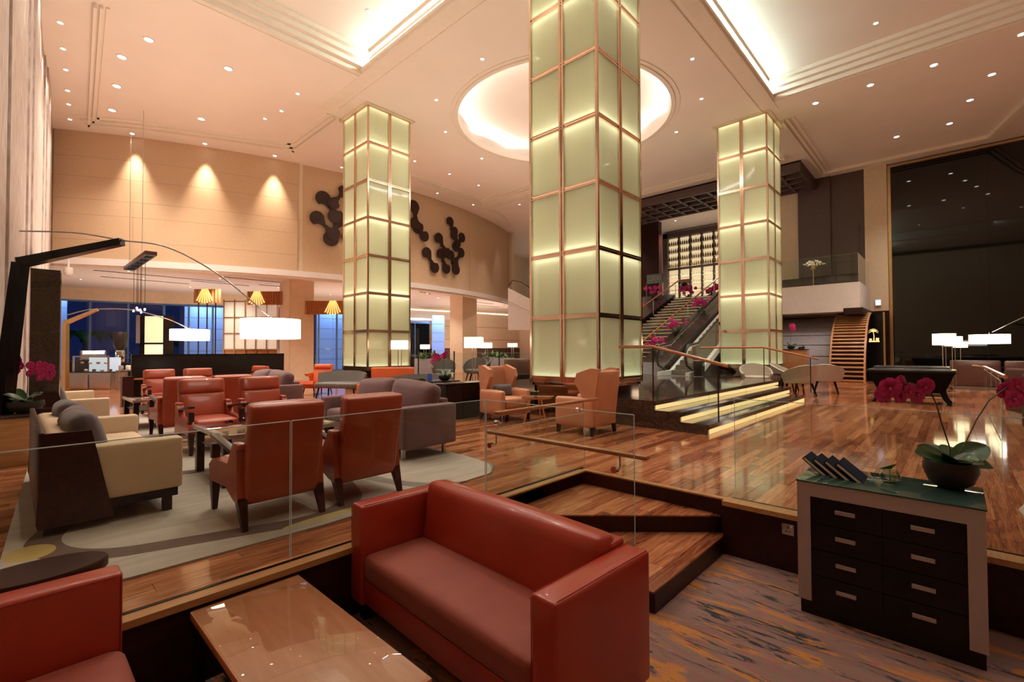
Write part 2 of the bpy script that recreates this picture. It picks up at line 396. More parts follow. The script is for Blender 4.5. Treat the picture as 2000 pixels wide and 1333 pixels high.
# ---- main floor: dark bed + planks
fl = MB()
fl.box(-4, SPY, -.5, 30, 36, -.012); fl.box(SPX, -9, -.5, 30, SPY, -.012)
floor = struct('floor', fl, M['mahog'])
camp = Vector((0, 0)); fwd = Vector((math.cos(HEAD), math.sin(HEAD))); rgt = Vector((math.sin(HEAD), -math.cos(HEAD)))
def hidden(x, y):
    return (7.9 < x < 13.0 and 2.95 < y < 9) or (.9 < x < 3.0 and 3.7 < y < 7.3) or (.9 < x < 3.0 and 8.3 < y < 11.9)
near, rest = [], []
for row in range(int(-8/PW), int(24/PW)):
    y0, y1 = row*PW, (row+1)*PW; yc = (y0+y1)/2
    off = ((row*.618) % 1.0) * PL
    for j in range(-4, 24):
        x0, x1 = j*PL - off, (j+1)*PL - off
        lo = SPX if y1 < SPY + .01 else -3.9
        x0 = max(x0, lo); x1 = min(x1, 25.3)
        if x1 - x0 < .03: continue
        xc = (x0+x1)/2; v = Vector((xc, yc)); d = v.dot(fwd); s_ = v.dot(rgt)
        if hidden(xc, yc): continue
        vis = d > 1.5 and abs(s_) < d*1.12 + .5 and not (d < 3.3 and xc < 0)
        (near if vis else rest).append((v.length, x0, x1, y0, y1))
near.sort(); rest += near[300:]; near = near[:300]
pmesh = {}
for (_, x0, x1, y0, y1) in near:
    k = round(x1-x0, 3)
    if k not in pmesh: pmesh[k] = MB().box(.0011, .0011, -.012, k-.0011, PW-.0011, 0).mesh('plank', M['planks'])
    inst('plank', pmesh[k], floor, (x0, y0, 0))
mb = MB()
for (_, x0, x1, y0, y1) in rest: mb.box(x0+.0011, y0+.0011, -.012, x1-.0011, y1-.0011, 0)
tag(mb.build('plank_field', M['planks'], floor), kind='stuff')
far = MB(); far.box(-4, 23.94, -.012, 30, 36, 0); far.build('floor_strip', M['planks'], floor)
# ---- pit carpet, pit walls
struct('floor', MB().box(-4, -9, -.6, SPX, SPY, -.45), M['carpet'])
w = struct('wall_pit_left', MB().box(-4, SPY-.03, -.45, 2.92, SPY, -.035), M['mahog'])
MB().box(-4, SPY-.05, -.035, 2.92, SPY+.035, .002).build('nosing', M['oak'], w)
MB().box(-4, SPY+.035, -.03, 4.3, SPY+.06, .006).build('glass_channel', M['black'], w)
w = struct('wall_pit_right', MB().box(4.18, -9, -.45, SPX, 1.46, -.035), M['mahog'])
MB().box(4.15, -9, -.035, SPX+.01, 1.46, .004).build('nosing', M['oak'], w)
MB().box(SPX+.01, -9, -.03, SPX+.035, 1.42, .006).build('glass_channel', M['black'], w)
for y in (-.4, .55): MB().box(4.174, y, -.45, 4.182, y+.006, -.035).build('panel_joint', M['black'], w)
# ---- corner stairs into the pit
st = thing('corner_stairs', 'dark wooden corner steps leading down to the streaked carpet', 'stairs', (0,0,0))
MB().box(2.92, 1.46, -.449, 4.18, SPY, -.312).build('lower_riser', M['mahog'], st)
xl = lambda y: 4.25 - (y - 1.5) * .903
MB().prism([(4.25,1.5),(4.25,SPY),(xl(SPY),SPY)], -.30, -.162).build('upper_riser', M['mahog'], st)
MB().box(2.92, SPY, -.30, 4.3, SPY+.03, -.0125).build('top_riser', M['mahog'], st)
MB().box(4.25, 1.46, -.30, SPX+.002, SPY, -.0125).build('top_riser', M['mahog'], st)
MB().box(4.22, 1.46, -.012, SPX, SPY, .001).build('step_nosing', M['oak'], st)
MB().box(2.92, SPY-.05, -.012, 4.22, SPY+.03, .001).build('step_nosing', M['oak'], st)
y = 1.46; k = 0
while y < SPY - .01:
    y1 = min(y + .105, SPY)
    MB().box(2.90, y+.001, -.312, 4.18+.06, y1-.001, -.30).build('tread_plank', M['planks'], st)
    if y1 > 1.52:
        ya = max(y, 1.5)
        MB().prism([(xl(ya)-.02, ya+.001),(4.25, ya+.001),(4.25,y1-.001),(xl(y1)-.02,y1-.001)], -.162, -.15).build('tread_plank', M['planks'], st)
    y = y1
# ---- walls
# left wall of vertical veined panels, slightly raking
def lwx(y): return .36 + .0727*(y - 14.67)
wl = struct('wall_left', MB().hexa([(lwx(-8)-1.6,-8,0),(lwx(-8)-1.5,-8,0),(lwx(24)-.06,24,0),(lwx(24)-.3,24,0)], [(lwx(-8)-1.6,-8,9.3),(lwx(-8)-1.5,-8,9.3),(lwx(24)-.06,24,9.3),(lwx(24)-.3,24,9.3)]), M['beige'])
ys = [6.0, 7.6, 8.9, 9.5, 11.0, 12.4, 13.0, 14.4, 15.9, 17.3, 18.0, 19.6, 21.2, 22.95]
for i, (a, b) in enumerate(zip(ys, ys[1:])):
    dx = (-.03, .0, .03, -.015)[i % 4]
    q = [(lwx(a)-.05, a+.012), (lwx(a)+dx, a+.012), (lwx(b)+dx, b-.012), (lwx(b)-.05, b-.012)]
    MB().prism(q, 0, 9.3).build('veined_panel', M['ash'], wl)
# curved upper wall, two fields with a pier joint
wb = struct('wall_back', MB().sheet(lambda u, v: (.9+22.0*u, arcy(.9+22.0*u)+.02, 4.3+5.0*v), 60, 1, .25), M['beige'], smooth=30)
def wallpanel(x0, x1, z0, z1, o=.0):
    MB().sheet(lambda u, v: (x1+(x0-x1)*u, arcy(x1+(x0-x1)*u)-o, z0+(z1-z0)*v), 14, 1, -.03).build('wall_panel', M['grass'], wb, smooth=30)
zs = [4.6, 5.25, 6.15, 6.7, 7.5, 8.2, 9.1]
for xa, xb in ((.95, 8.1),):
    for za, zb in zip(zs, zs[1:]): wallpanel(xa, xb, za+.003, zb-.003, .06)
wallpanel(8.32, 17.6, 4.6, 9.1, -.0); wallpanel(17.62, 22.75, 4.6, 9.1, -.0)
tb = struct('trim_1', MB().sheet(lambda u, v: (22.8-21.95*u, arcy(22.8-21.95*u)-.10, 4.36+.24*v), 50, 1, -.25), M['white'], smooth=30)
struct('trim_2', MB().sheet(lambda u, v: (22.8-21.95*u, arcy(22.8-21.95*u)-.02, 4.28+.10*v), 50, 1, -.2), M['molding'], smooth=30)
MB().box(22.7, 21.3, 4.28, 22.95, 22.1, 9.1).build('wall_end', M['beige'], wb)
# soffit ceiling of the low zone
pts = [(.5, arcy(1.0))] + [(1.0+.9*i, arcy(1.0+.9*i)+.05) for i in range(25)] + [(30, 21.5), (30, 35), (-3, 35), (-3, 22)]
lowc = struct('ceiling_low', MB().prism(pts, 4.5, 4.7), M['soffit'])
for (a, b, c, d) in ((2.2, 24.6, 4.6, .05), (2.6, 26.5, 3.2, .05), (5.6, 25.2, 2.4, .05), (8.2, 24.4, 2.2, .05), (6.2, 22.9, 2.6, .06), (12.2, 21.6, 1.6, .06), (20.5, 23.2, 2.4, .06), (22.6, 24.6, 2.2, .05)):
    MB().box(a, b, 4.488, a+c, b+d*2, 4.505).build('slot_diffuser', M['black'], lowc)
# back facade of the low zone
FP = [(-3.2, 32.9), (5.7, 31.5), (10.9, 29.1), (14.0, 28.2), (18.6, 28.6), (24.5, 27.6), (30, 27.0)]
def facade(name, i, z0, z1, th, mat, off=0, parent=None):
    (xa, ya), (xb, yb) = FP[i], FP[i+1]; d = Vector((xb-xa, yb-ya)).normalized(); n = Vector((-d.y, d.x))
    a = Vector((xa, ya)) + n*off; b = Vector((xb, yb)) + n*off
    mb = MB().prism([tuple(a), tuple(b), tuple(b+n*th), tuple(a+n*th)], z0, z1)
    return struct(name, mb, mat, parent)
for i in range(4): facade('wall_header', i, 3.9, 4.6, .2, M['beige'])
for i in (4, 5): 
    w = facade('wall_far', i, 0, 4.6, .2, M['beige'])
    for z in (1.1, 2.1, 3.1): facade('joint', i, z, z+.03, .01, M['rail'], -.012, w)
    facade('wainscot', i, 0, 1.45, .02, M['darkwood'], -.03, w)
    facade('cove_strip', i, 4.2, 4.27, .02, M['ledwhite'], -.06, w)
nwin = 0
def window_run(i, n, skip=()):
    global nwin
    (xa, ya), (xb, yb) = FP[i], FP[i+1]; A = Vector((xa, ya)); D = Vector((xb, yb)) - A; L = D.length; D.normalize(); ang = math.atan2(D.y, D.x)
    for k in range(n):
        nwin += 1
        p = A + D*(L*k/n); wd = L/n
        f = MB().box(0, 0, 0, .06, .12, 3.9); f.box(wd-.02, 0, 0, wd, .12, 3.9); f.box(0, 0, 3.82, wd, .12, 3.9); f.box(0, 0, 0, wd, .12, .1)
        o = f.build('window_%d' % nwin, M['steelblue'], loc=(p.x, p.y, 0), rot=(0, 0, ang)); o['kind'] = 'structure'
        MB().box(.06, .05, .1, wd-.02, .06, 3.82).build('pane', M['glass'], o)
M['steelblue'] = plain('blue_mullion', (.10, .22, .42), .4, .2)
window_run(0, 6); window_run(1, 5); window_run(2, 3); window_run(3, 4)
# outside ground and closing walls behind the camera
struct('floor_outside', MB().box(-12, 36, -.2, 40, 60, -.05), plain('dark_lawn', (.01, .018, .008), .9))
struct('wall_front', MB().box(-4, -9.2, -.6, 30, -9, 9.9), M['beige'])
struct('wall_side', MB().box(-4.2, -9.2, -.6, -4, 6.0, 9.9), M['beige'])
struct('wall_side', MB().box(-4.2, 6.0, -.6, -4, 36, 9.9), M['beige'])
# ---- right-hand wall at x = 25.3
struct('wall_right_wood', MB().box(25.3, 2.75, 4.6, 25.6, 5.25, 9.1), M['darkwood'])
wr = struct('wall_right_wood', MB().box(25.2, 3.98, 4.6, 25.3, 5.25, 9.1), M['darkwood'])
struct('door_1', MB().box(25.24, 2.95, 4.6, 25.32, 3.85, 6.7), M['darkwood'])
struct('wall_right_base', MB().box(25.26, 1.98, 0, 25.9, 6.0, 2.9), M['mahog'])
struct('wall_right_base', MB().box(25.31, 2.75, 2.9, 25.9, 6.0, 4.6), M['darkwood'])
struct('wall_right_pier', MB().box(25.25, 1.98, 2.9, 25.9, 2.75, 9.15), M['beige'])
wu = struct('wall_upper', MB().box(25.3, 5.25, 4.6, 25.6, 6.0, 9.15), M['beige'])
struct('wall_upper', MB().box(30, 5.0, 3.8, 30.3, 27, 9.2), M['white'])
struct('wall_upper', MB().box(25.6, 5.0, 3.8, 30, 5.2, 9.2), M['beige'])
struct('wall_upper', MB().box(22.9, 26.5, 4.7, 30, 26.8, 9.2), M['beige'])
struct('wall_far', MB().box(29.7, 12.4, 0, 29.9, 27.2, 4.4), M['beige'])
struct('floor_upper', MB().prism([(23.1, 6.3), (25.6, 6.3), (25.6, 5.2), (30, 5.2), (30, 21.4), (23.1, 21.4)], 3.6, 3.85), M['granite'])
struct('wall_under', MB().box(25.0, 6.3, 0, 25.2, 21.3, 3.6), M['granite'])
# ---- black glass curtain wall with gilt frame
gw = thing('black_glass_wall', 'huge glossy black glass wall with a thin gilt frame at right', 'window', (25.4, 0, 0))
k = 0
for y0 in (1.86, -1.0, -3.9, -6.8):
    MB().box(.0, y0-2.86 if y0 > -6 else -8.9, .05, .04, y0-.004, 8.95).build('pane', M['darkglass'], gw)
MB().box(-.05, 1.86, 0, .06, 1.97, 9.05).build('frame', M['brass'], gw)
MB().box(-.05, -8.9, 8.95, .06, 1.86, 9.05).build('frame', M['brass'], gw)
struct('wall_right', MB().box(25.46, -9, 0, 25.7, 2.0, 9.2), M['black'])
# ================================================================ CEILING
# centre slab with the round dome cut out
def slab(name, x0, y0, x1, y1, z0=9.1, z1=9.22, mat='ceiling'): return struct(name, MB().box(x0, y0, z0, x1, y1, z1), M[mat])
cx, cy, cr = 12.75, 9.6, 3.62
mbs = MB(); N = 96
q = [(7.0, 4.34), (22.0, 4.34), (22.0, 23.0), (7.0, 23.0)]
def onrect(a):
    dx, dy = math.cos(a), math.sin(a); t = 1e9
    for lim, d in ((22.0-cx, dx), (7.0-cx, dx), (23.0-cy, dy), (4.34-cy, dy)):
        if abs(d) > 1e-9 and lim/d > 0: t = min(t, lim/d)
    return (cx+dx*t, cy+dy*t)
an = sorted([2*PI*i/N for i in range(N)] + [math.atan2(y-cy, x-cx) % (2*PI) for x, y in q])
inn = [(cx+cr*math.cos(a), cy+cr*math.sin(a), 9.1) for a in an]; out = [(*onrect(a), 9.1) for a in an]; n = len(an)
mbs.add(inn + out, [(i, (i+1) % n, (i+1) % n + n, i+n) for i in range(n)])
ceil = struct('ceiling', mbs, M['ceiling'])
MB().lathe([(cr, 0), (cr, .12), (cr+.10, .14), (cr+.10, .30), (cr-.15, .48), (cr*.8, .60), (cr*.45, .70), (.001, .73)], (cx, cy, 9.1), 72).build('dome', M['dome'], ceil, smooth=60)
MB().lathe([(cr+.02, 0), (cr+.02, -.035), (cr-.10, -.035), (cr-.10, .16), (cr-.02, .16)], (cx, cy, 9.1), 96).build('dome_ring', M['molding'], ceil, smooth=30)
MB().lathe([(cr+.16, .0), (cr+.16, -.02), (cr+.06, -.02), (cr+.06, 0)], (cx, cy, 9.1), 96).build('dome_ring', M['molding'], ceil, smooth=30)
slab('ceiling', -4, 12.9, 7.0, 24); slab('ceiling', -4, 12.25, 7.0, 12.9)
slab('ceiling', 17.0, -9, 26, 4.34); slab('ceiling', 22.0, 4.34, 30.3, 27)
slab('ceiling', 16.45, -9, 17.0, 4.1)
slab('ceiling', -4, -9, 16.5, 12.3, 9.62, 9.75)
# far edges of trays: stepped risers
def steps_edge(x0, y0, x1, y1, nx, ny, nm='trim_3'):
    mb = MB()
    for k in range(4):
        o = k*.14; z0, z1 = 9.1 + k*.13, 9.1 + (k+1)*.13 + .001
        mb.box(min(x0, x1) - (o if nx else 0)*(1 if nx > 0 else 0), min(y0, y1) - (o if ny else 0)*(1 if ny > 0 else 0), z0, max(x0, x1), max(y0, y1), z1)
    return struct(nm, mb, M['molding'])
for k in range(4):
    a, z0, z1 = k*.14, 9.1 + .13*(3-k), 9.62
    struct('trim_3', MB().box(-4, 12.25-.56+a, 9.12 + .13*(3-k), 6.95, 12.27, 9.63), M['molding'])
    struct('trim_4', MB().box(16.47-.56+a, -9, 9.12 + .13*(3-k), 16.48, 4.1, 9.63), M['molding'])
# cove side shelves: lip below, light strip, upper cornice
def cove(axis):
    P = (lambda a0, b0, z0, a1, b1, z1: MB().box(a0, b0, z0, a1, b1, z1)) if axis == 'y' else (lambda a0, b0, z0, a1, b1, z1: MB().box(b0, a0, z0, b1, a1, z1))
    # a = across (towards the tray is negative), b = along
    c = 7.0 if axis == 'y' else 4.34; e = 12.3 if axis == 'y' else 16.5
    b0, b1 = -2.0 if axis == 'y' else -2.0, e
    o = struct('trim_5', P(c-.30, b0, 9.085, c+.02, b1+(2.6 if axis == 'y' else .5), 9.17), M['molding'])
    for (a0, a1, z0, z1) in ((-.34, -.24, 9.17, 9.25), (-.12, .0, 9.17, 9.75), (-.2, -.11, 9.45, 9.62), (-.3, -.19, 9.53, 9.62)):
        P(c+a0, b0, z0, c+a1, b1, z1).build('cornice', M['molding'], o)
    P(c-.2, b0, 9.18, c-.17, b1, 9.20).build('cove_strip', M['ledwhite'], o)
    P(c+.15, b0, 9.075, c+.20, b1+2, 9.11).build('cornice', M['molding'], o)
cove('y'); cove('x')
struct('trim_6', MB().box(6.98, 4.2, 9.1, 7.02, 12.3, 9.7), M['molding'])
# stepped mouldings on the flat ceiling zones
def molding(name, poly, w=.11, h=.05, gaps=3, pitch=.17, closed=False):
    P = [Vector(p) for p in poly]; n = len(P); mb = MB()
    def offs(d):
        out = []
        for i, p in enumerate(P):
            a = (P[i]-P[i-1]).normalized() if (i > 0 or closed) else (P[1]-P[0]).normalized()
            b = (P[(i+1) % n]-P[i]).normalized() if (i < n-1 or closed) else a
            na, nb = Vector((-a.y, a.x)), Vector((-b.y, b.x)); m_ = (na+nb).normalized(); out.append(p + m_*(d/max(.3, m_.dot(na))))
        return out
    for g in range(gaps):
        A, B = offs(g*pitch), offs(g*pitch+w); hh = h*(gaps-g)*.8
        m_ = n if closed else n-1
        for i in range(m_):
            j = (i+1) % n
            mb.hexa([(*A[i], 9.1-hh), (*A[j], 9.1-hh), (*B[j], 9.1-hh), (*B[i], 9.1-hh)], [(*A[i], 9.101), (*A[j], 9.101), (*B[j], 9.101), (*B[i], 9.101)])
    return struct(name, mb, M['molding'])
arcp = [(7.45, 18.55), (6.2, 19.1), (5.0, 19.65), (3.9, 20.15), (2.8, 20.75), (1.72, 21.5)]
molding('trim_7', [(1.72, 21.5), (1.18, 13.9)], pitch=.11, w=.06)
molding('trim_8', arcp, pitch=.24, w=.15)
molding('trim_9', [(7.45, 14.9), (7.45, 18.55)], pitch=.16)
molding('trim_10', [(17.05, 13.0), (17.05, 18.2), (12.5, 17.85), (9.0, 18.0)], pitch=.17)
molding('trim_11', [(21.5, 4.9), (21.5, 14.0)], pitch=.17)
molding('trim_12', [(22.0, 20.4), (19.6, 19.0), (17.95, 18.4), (17.95, 14.0)][::-1], pitch=.15)
molding('trim_13', [(17.9, 4.2), (24.4, 4.2)], pitch=-.15, w=-.10)
molding('trim_14', [(24.4, 4.2), (24.4, -1.0), (21.0, -1.9), (17, -3.4)], pitch=.16)
# dark coffered grid over the upper landing
cg = thing('coffered_grid', 'dark wooden coffered grid hanging below the ceiling behind the columns', 'ceiling', (0,0,0))
MB().box(22.2, 4.5, 9.0, 25.25, 18, 9.08).build('back_board', M['black'], cg)
for x in (22.15, 22.9, 23.65, 24.4, 25.1): MB().box(x, 4.5, 8.62, x+.13, 18, 9.0).build('beam', M['darkwood'], cg)
for k in range(18): MB().box(22.2, 4.5+.75*k, 8.62, 25.2, 4.62+.75*k, 8.99).build('crossbeam', M['darkwood'], cg)
# ================================================================ MARBLE PLATFORM
pf = thing('marble_platform', 'polished dark marble platform with three glowing steps', 'platform', (0,0,0))
MB().box(7.2, 2.73, 0, 13.5, 9.0, .15).build('step', M['marble'], pf)
MB().box(7.2, 3.16, .15, 14.1, 9.0, .30).build('step', M['marble'], pf)
MB().box(7.2, 3.59, .30, 14.6, 9.0, .45).build('step', M['marble'], pf)
MB().box(14.25, 5.95, 0, 24.98, 10.2, .448).build('landing', M['marble'], pf); MB().box(14.7, 5.0, 0, 16.85, 5.95, .448).build('landing', M['marble'], pf)
MB().box(7.195, 4.0, 0, 7.25, 9.0, .30).build('side_cladding', M['granite'], pf)
for (y, z, x1) in ((2.73, .0, 13.4), (3.16, .15, 13.9), (3.59, .30, 14.6)):
    MB().box(7.22, y-.014, z+.005, x1, y-.002, z+.072).build('step_light', M['steplight'], pf)
    MB().box(7.19, y-.03, z+.095, x1+.1, y+.02, z+.152).build('step_nosing', M['marble'], pf)
    k = 0
    for i in range(3): MB().box(7.22+i*2.3, y-.016, z+.005, 7.226+i*2.3, y-.001, z+.088).build('light_joint', M['black'], pf)
# ================================================================ COLUMNS
PH = 1.2
pm = {}
def bars(mb, w, z0, nb):
    return mb
def column(x0, y0, label, base=0.0, rings=(0,2,4,6,7)):
    w = 1.6; t = thing('lit_column', label, 'column', (x0, y0, 0), 0, 'glowing glass columns')
    z0 = .71
    def key(k, fn, mat):
        if k not in pm: pm[k] = fn().mesh(k, mat)
        return pm[k]
    inst('core', key('core', lambda: MB().box(.16, .16, .6, w-.16, w-.16, 9.05), M['white']), t)
    inst('plinth', key('plinth', lambda: MB().box(.06, .06, 0, w-.06, w-.06, .60).box(.03, .03, .60, w-.03, w-.03, .70), M['mirror']), t)
    inst('plinth_trim', key('ptrim', lambda: MB().box(.0, .0, .655, w, .05, .71).box(.0, w-.05, .655, w, w, .71).box(0, .05, .655, .05, w-.05, .71).box(w-.05, .05, .655, w, w-.05, .71), M['copper']), t)
    pan = key('panel', lambda: MB().box(.0, .028, .03, w/2-.07, .036, PH-.03), M['panelglass'])
    for f in range(4):
        c = Vector((w/2, w/2, 0)); ro = f*PI/2
        for k in range(7):
            for h in range(2):
                p = Vector((.04 if h == 0 else w/2+.03, 0, z0+k*PH)) - c; p.rotate(Matrix.Rotation(ro, 3, 'Z')); p += c
                inst('glass_panel', pan, t, p, (0, 0, ro))
    def vb():
        m_ = MB()
        for f in range(4):
            m_.M = Matrix.Translation((w/2, w/2, 0)) @ Matrix.Rotation(f*PI/2, 4, 'Z') @ Matrix.Translation((-w/2, -w/2, 0))
            m_.box(-.002, -.006, .66, .046, .04, 9.11)
            m_.box(w/2-.056, -.006, .66, w/2-.014, .035, 9.11); m_.box(w/2+.014, -.006, .66, w/2+.056, .035, 9.11); m_.box(w/2-.015, .012, .66, w/2+.015, .03, 9.11)
        return m_
    inst('upright', key('upright', vb, M['copper']), t)
    def hb():
        m_ = MB()
        for f in range(4):
            m_.M = Matrix.Translation((w/2, w/2, 0)) @ Matrix.Rotation(f*PI/2, 4, 'Z') @ Matrix.Translation((-w/2, -w/2, 0))
            m_.box(.04, .0, -.042, w-.04, .036, -.014); m_.box(.04, .0, .014, w-.04, .036, .042); m_.box(.04, .014, -.015, w-.04, .034, .015)
        return m_
    for k in range(8): inst('cross_band', key('band', hb, M['copper']), t, (0, 0, z0+k*PH + (.03 if k == 0 else -.02 if k == 7 else 0)))
    def ring(lo, hi):
        def g():
            m_ = MB()
            for f in range(4):
                m_.M = Matrix.Translation((w/2, w/2, 0)) @ Matrix.Rotation(f*PI/2, 4, 'Z') @ Matrix.Translation((-w/2, -w/2, 0))
                for (a, b) in ((-.080, -.068), (.068, .080)):
                    if (a < 0 and lo) or (a > 0 and hi): m_.box(.08, .07, a, w-.08, .085, b)
            return m_
        return g
    for k in rings:
        o = inst('led_ring', key('ring%d%d' % (k > 0, k < 7), ring(k > 0, k < 7), M['led']), t, (0, 0, z0+k*PH)); 
    MB().box(-.12, -.12, 9.07, w+.12, w+.12, 9.11).build('capital', M['beige'], t)
    return t
column(7.1, 4.57, 'glowing green glass column nearest the camera, cropped at the top')
column(7.65, 13.4, 'glowing green glass column at left behind the mauve sofas')
column(16.9, 4.37, 'glowing green glass column at right in front of the escalator')
# square beige pillars of the low zone
for (x, y, lb) in ((8.55, 21.7, 'square beige pillar at left of the low zone, left of the left lit column'), (17.8, 20.6, 'square beige pillar standing between the left and the nearest lit columns')):
    t = thing('beige_pillar', lb, 'pillar', (x, y, 0)); MB().box(0, 0, 0, 1.1, 1.15, 4.5).build('shaft', M['beige'], t); MB().box(.02, -.003, 0, .024, .01, 4.4).box(-.003, .02, 0, .01, .024, 4.4).build('joint', M['rail'], t)
# granite slab pillar at the left wall
t = thing('granite_slab', 'tall rough dark granite slab pillar beside the veined wall', 'pillar', (.18, 9.3, 0))
MB().box(0, 0, 0, .30, .30, 2.45).build('slab', M['granite'], t); MB().box(.30, .02, 0, .312, .62, 2.42).build('side_mirror', M['chrome'], t)
# ================================================================ DOWNLIGHTS
ring_me = MB().lathe([(.095, .0), (.095, -.012), (.07, -.014), (.062, .0)], n=24).mesh('trim_ring', M['bar'], 40)
lens_me = MB().lathe([(.062, -.002), (.001, -.004)], n=20).mesh('lens', M['lamp'])
ORD = ['first','second','third','fourth','fifth','sixth','seventh','eighth','ninth','tenth','eleventh','twelfth','thirteenth','fourteenth','fifteenth','sixteenth','seventeenth','eighteenth','nineteenth','twentieth','twenty-first','twenty-second']
def downlight(x, y, z, s, label, group, power, target=None, angle=110, color=(1, .88, .74), spot=True):
    t = thing('downlight', label, 'ceiling light', (x, y, z), 0, group)
    inst('trim_ring', ring_me, t, scale=(s, s, s)); inst('lens', lens_me, t, scale=(s, s, s))
    if spot: light('spot', 'SPOT', (0, 0, -.04), power, color, target or (0, 0, -5), .05, angle=R(angle), blend=1.0 if angle < 60 else .8, parent=t)
G1, G2, G3, G4, G5, G6 = ('downlights along the veined wall', 'large downlights in the left ceiling field', 'downlights of the centre ceiling', 'downlights of the right ceiling field', 'downlights of the low ceiling', 'wall washing downlights over the curved wall')
for x, y in ((.36,13.9),(.50,15.34),(.62,16.62),(.74,17.81),(.86,19.2),(.95,20.26),(1.06,21.54),(.2,12.4),(.1,11.0)):
    downlight(x+.22, y, 9.1, .8, 'one of the small round downlights in a row along the veined left wall', G1, 45, (-.6, 0, -2.5), 70)
for x, y in ((2.28,14.58),(1.93,15.96),(4.03,14.5),(2.05,17.83),(2.16,19.73),(4.3,18.32)):
    downlight(x, y, 9.1, 1.35, 'one of the larger round downlights in the ceiling field above the red chairs', G2, SPOT_W*1.5)
for x, y in ((2.9,arcy(2.9)-.40),(4.92,arcy(4.92)-.40),(7.15,arcy(7.15)-.40)):
    downlight(x, y, 9.1, 1.0, 'one of the round downlights that wash the curved beige wall', G6, 420, (.01, .05, -2.0), 50, (1, .84, .64))
for x, y in ((5.88,14.41),(5.95,15.84),(5.77,16.77),(8.57,9.1),(9.0,11.65),(10.55,13.13),(13.05,13.9),(8.8,7.4),(11.33,16.1),(13.22,16.17),(15.08,16.29),(14.43,18.6),(16.91,18.7),(18.6,16.88),(19.25,19.3),(21.0,20.2),(9.57,18.9),(12.45,5.01),(14.64,5.62),(16.27,7.15),(18.6, 10.2)):
    downlight(x, y, 9.1, .75, 'one of the tiny downlights dotted over the centre ceiling around the dome', G3, SPOT_W*.8, None, 44 if y > 17.5 else 110)
for x, y in ((3.93,11.32),(5.69,11.3),(5.55,9.7),(5.5,6.5),(3.8,8.0),(2.0,6.0),(5.4,2.5),(2.5,2.0),(1.0,9.8),(14.11,1.25),(11.5,-.5),(8.5,1.5),(9.5,-3),(4,-2)):
    downlight(x*1.0666, y*1.0666 if y > 0 else y, 9.62, .75, 'one of the small downlights in the raised ceiling trays', 'downlights in the raised trays', SPOT_W*(.45 if x < 9 and y < 7 else 1.1))
for x, y in ((17.1,-1.35),(17.3,.29),(19.04,-.9),(17.32,1.69),(20.54,-.48),(17.4,3.09),(22.2,0),(22.24,1.43)):
    downlight(x, y, 9.1, 1.2, 'one of the round downlights in the flat ceiling at right of the raised tray', G4, SPOT_W*.8)
for x, y in ((2.11,28.25),(6.13,27.81),(4.01,26.1),(8.92,22.69),(9.25,24.93),(18.58,26.12),(16.15,21.74),(21.66,25.68),(23.88,25.05),(21.26,21.63),(25.5,24.62),(11.9,21.71),(14.0,23.0),(3.2,24.0),(6.3,23.6),(12.5,26),(20.2,23.6)):
    downlight(x, y, 4.5, .7, 'one of the small downlights in the low ceiling below the curved wall', G5, 120)
downlight(17.9, 23.0, 4.5, 1.0, 'bright twin downlight in the low ceiling right of the second beige pillar', None, 60)
for x, y in ((27.5, 12.2), (27.5, 9.0), (26, 16), (27, 20)):
    downlight(x, y, 9.1, .7, 'one of the downlights over the upper landing', 'downlights over the upper landing', 420)

# each downlight gets its own label: counted from left to right within its group
for g in (G1, G2, G3, G4, G5, G6, 'downlights in the raised trays', 'downlights over the upper landing'):
    ms_ = [o for o in COL.objects if o.get('group') == g and o.get('category') == 'ceiling light']
    def sx_(o):
        v = Vector(o.location) - Vector((0, 0, 1.29)); return v.dot(R3) / max(.3, v.dot(Fw)) if v.dot(Fw) > .3 else 9 + v.length
    if g == G1: ms_.sort(key=lambda o: -o.location.y)
    else: ms_.sort(key=sx_)
    nm_ = {G1: 'small round downlight along the veined wall, %s from the curved wall', G2: 'large round downlight above the rust chairs, %s from the left', G3: 'tiny downlight in the centre ceiling around the dome, %s from the left', G4: 'round downlight in the flat right-hand ceiling, %s from the left', G5: 'small downlight in the low ceiling, %s from the left', G6: 'downlight washing the curved beige wall, %s from the left', 'downlights in the raised trays': 'small downlight in the raised ceiling trays, %s from the left', 'downlights over the upper landing': 'downlight over the upper landing, %s from the left'}[g]
    for i, o in enumerate(ms_): o['label'] = nm_ % ORD[i]
# ================================================================ GLASS BALUSTRADES
def pane(name, label, x0, y0, x1, y1, z0, z1, th=.008, group=None, edges='tlr', cat='glass panel'):
    d = Vector((x1-x0, y1-y0)); L = d.length; a = math.atan2(d.y, d.x)
    t = thing(name, label, cat, (x0, y0, z0), a, group); h = z1-z0; e = .0025
    MB().box(.002, -th/2, 0, L-.002, th/2, h-.002).build('pane', M['glass'], t)
    m_ = MB(); m_.box(0, -th/2, h-.002, L, th/2, h+e)
    if 'l' in edges: m_.box(-.001, -th/2, 0, .001, th/2, h)
    if 'r' in edges: m_.box(L-.001, -th/2, 0, L+.001, th/2, h)
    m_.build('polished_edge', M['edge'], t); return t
GB = 'frameless glass balustrade along the sunken area'
pane('glass_balustrade', 'large clear glass balustrade pane at left in front of the cream sofa', -1.0, 3.04, 1.205, 3.04, -.02, .85, group=GB)
pane('glass_balustrade', 'clear glass balustrade pane in front of the two rust chairs seen from behind', 1.215, 3.04, 2.885, 3.04, -.02, .85, group=GB)
pane('glass_balustrade', 'clear glass pane beside the corner steps carrying the long wooden handrail', 2.88, 1.58, 2.88, 3.02, -.449, .85, group=GB)
pane('glass_balustrade', 'low clear glass pane behind the corner steps under the short handrail', 2.90, 3.04, 4.42, 3.04, -.02, .58, group=GB)
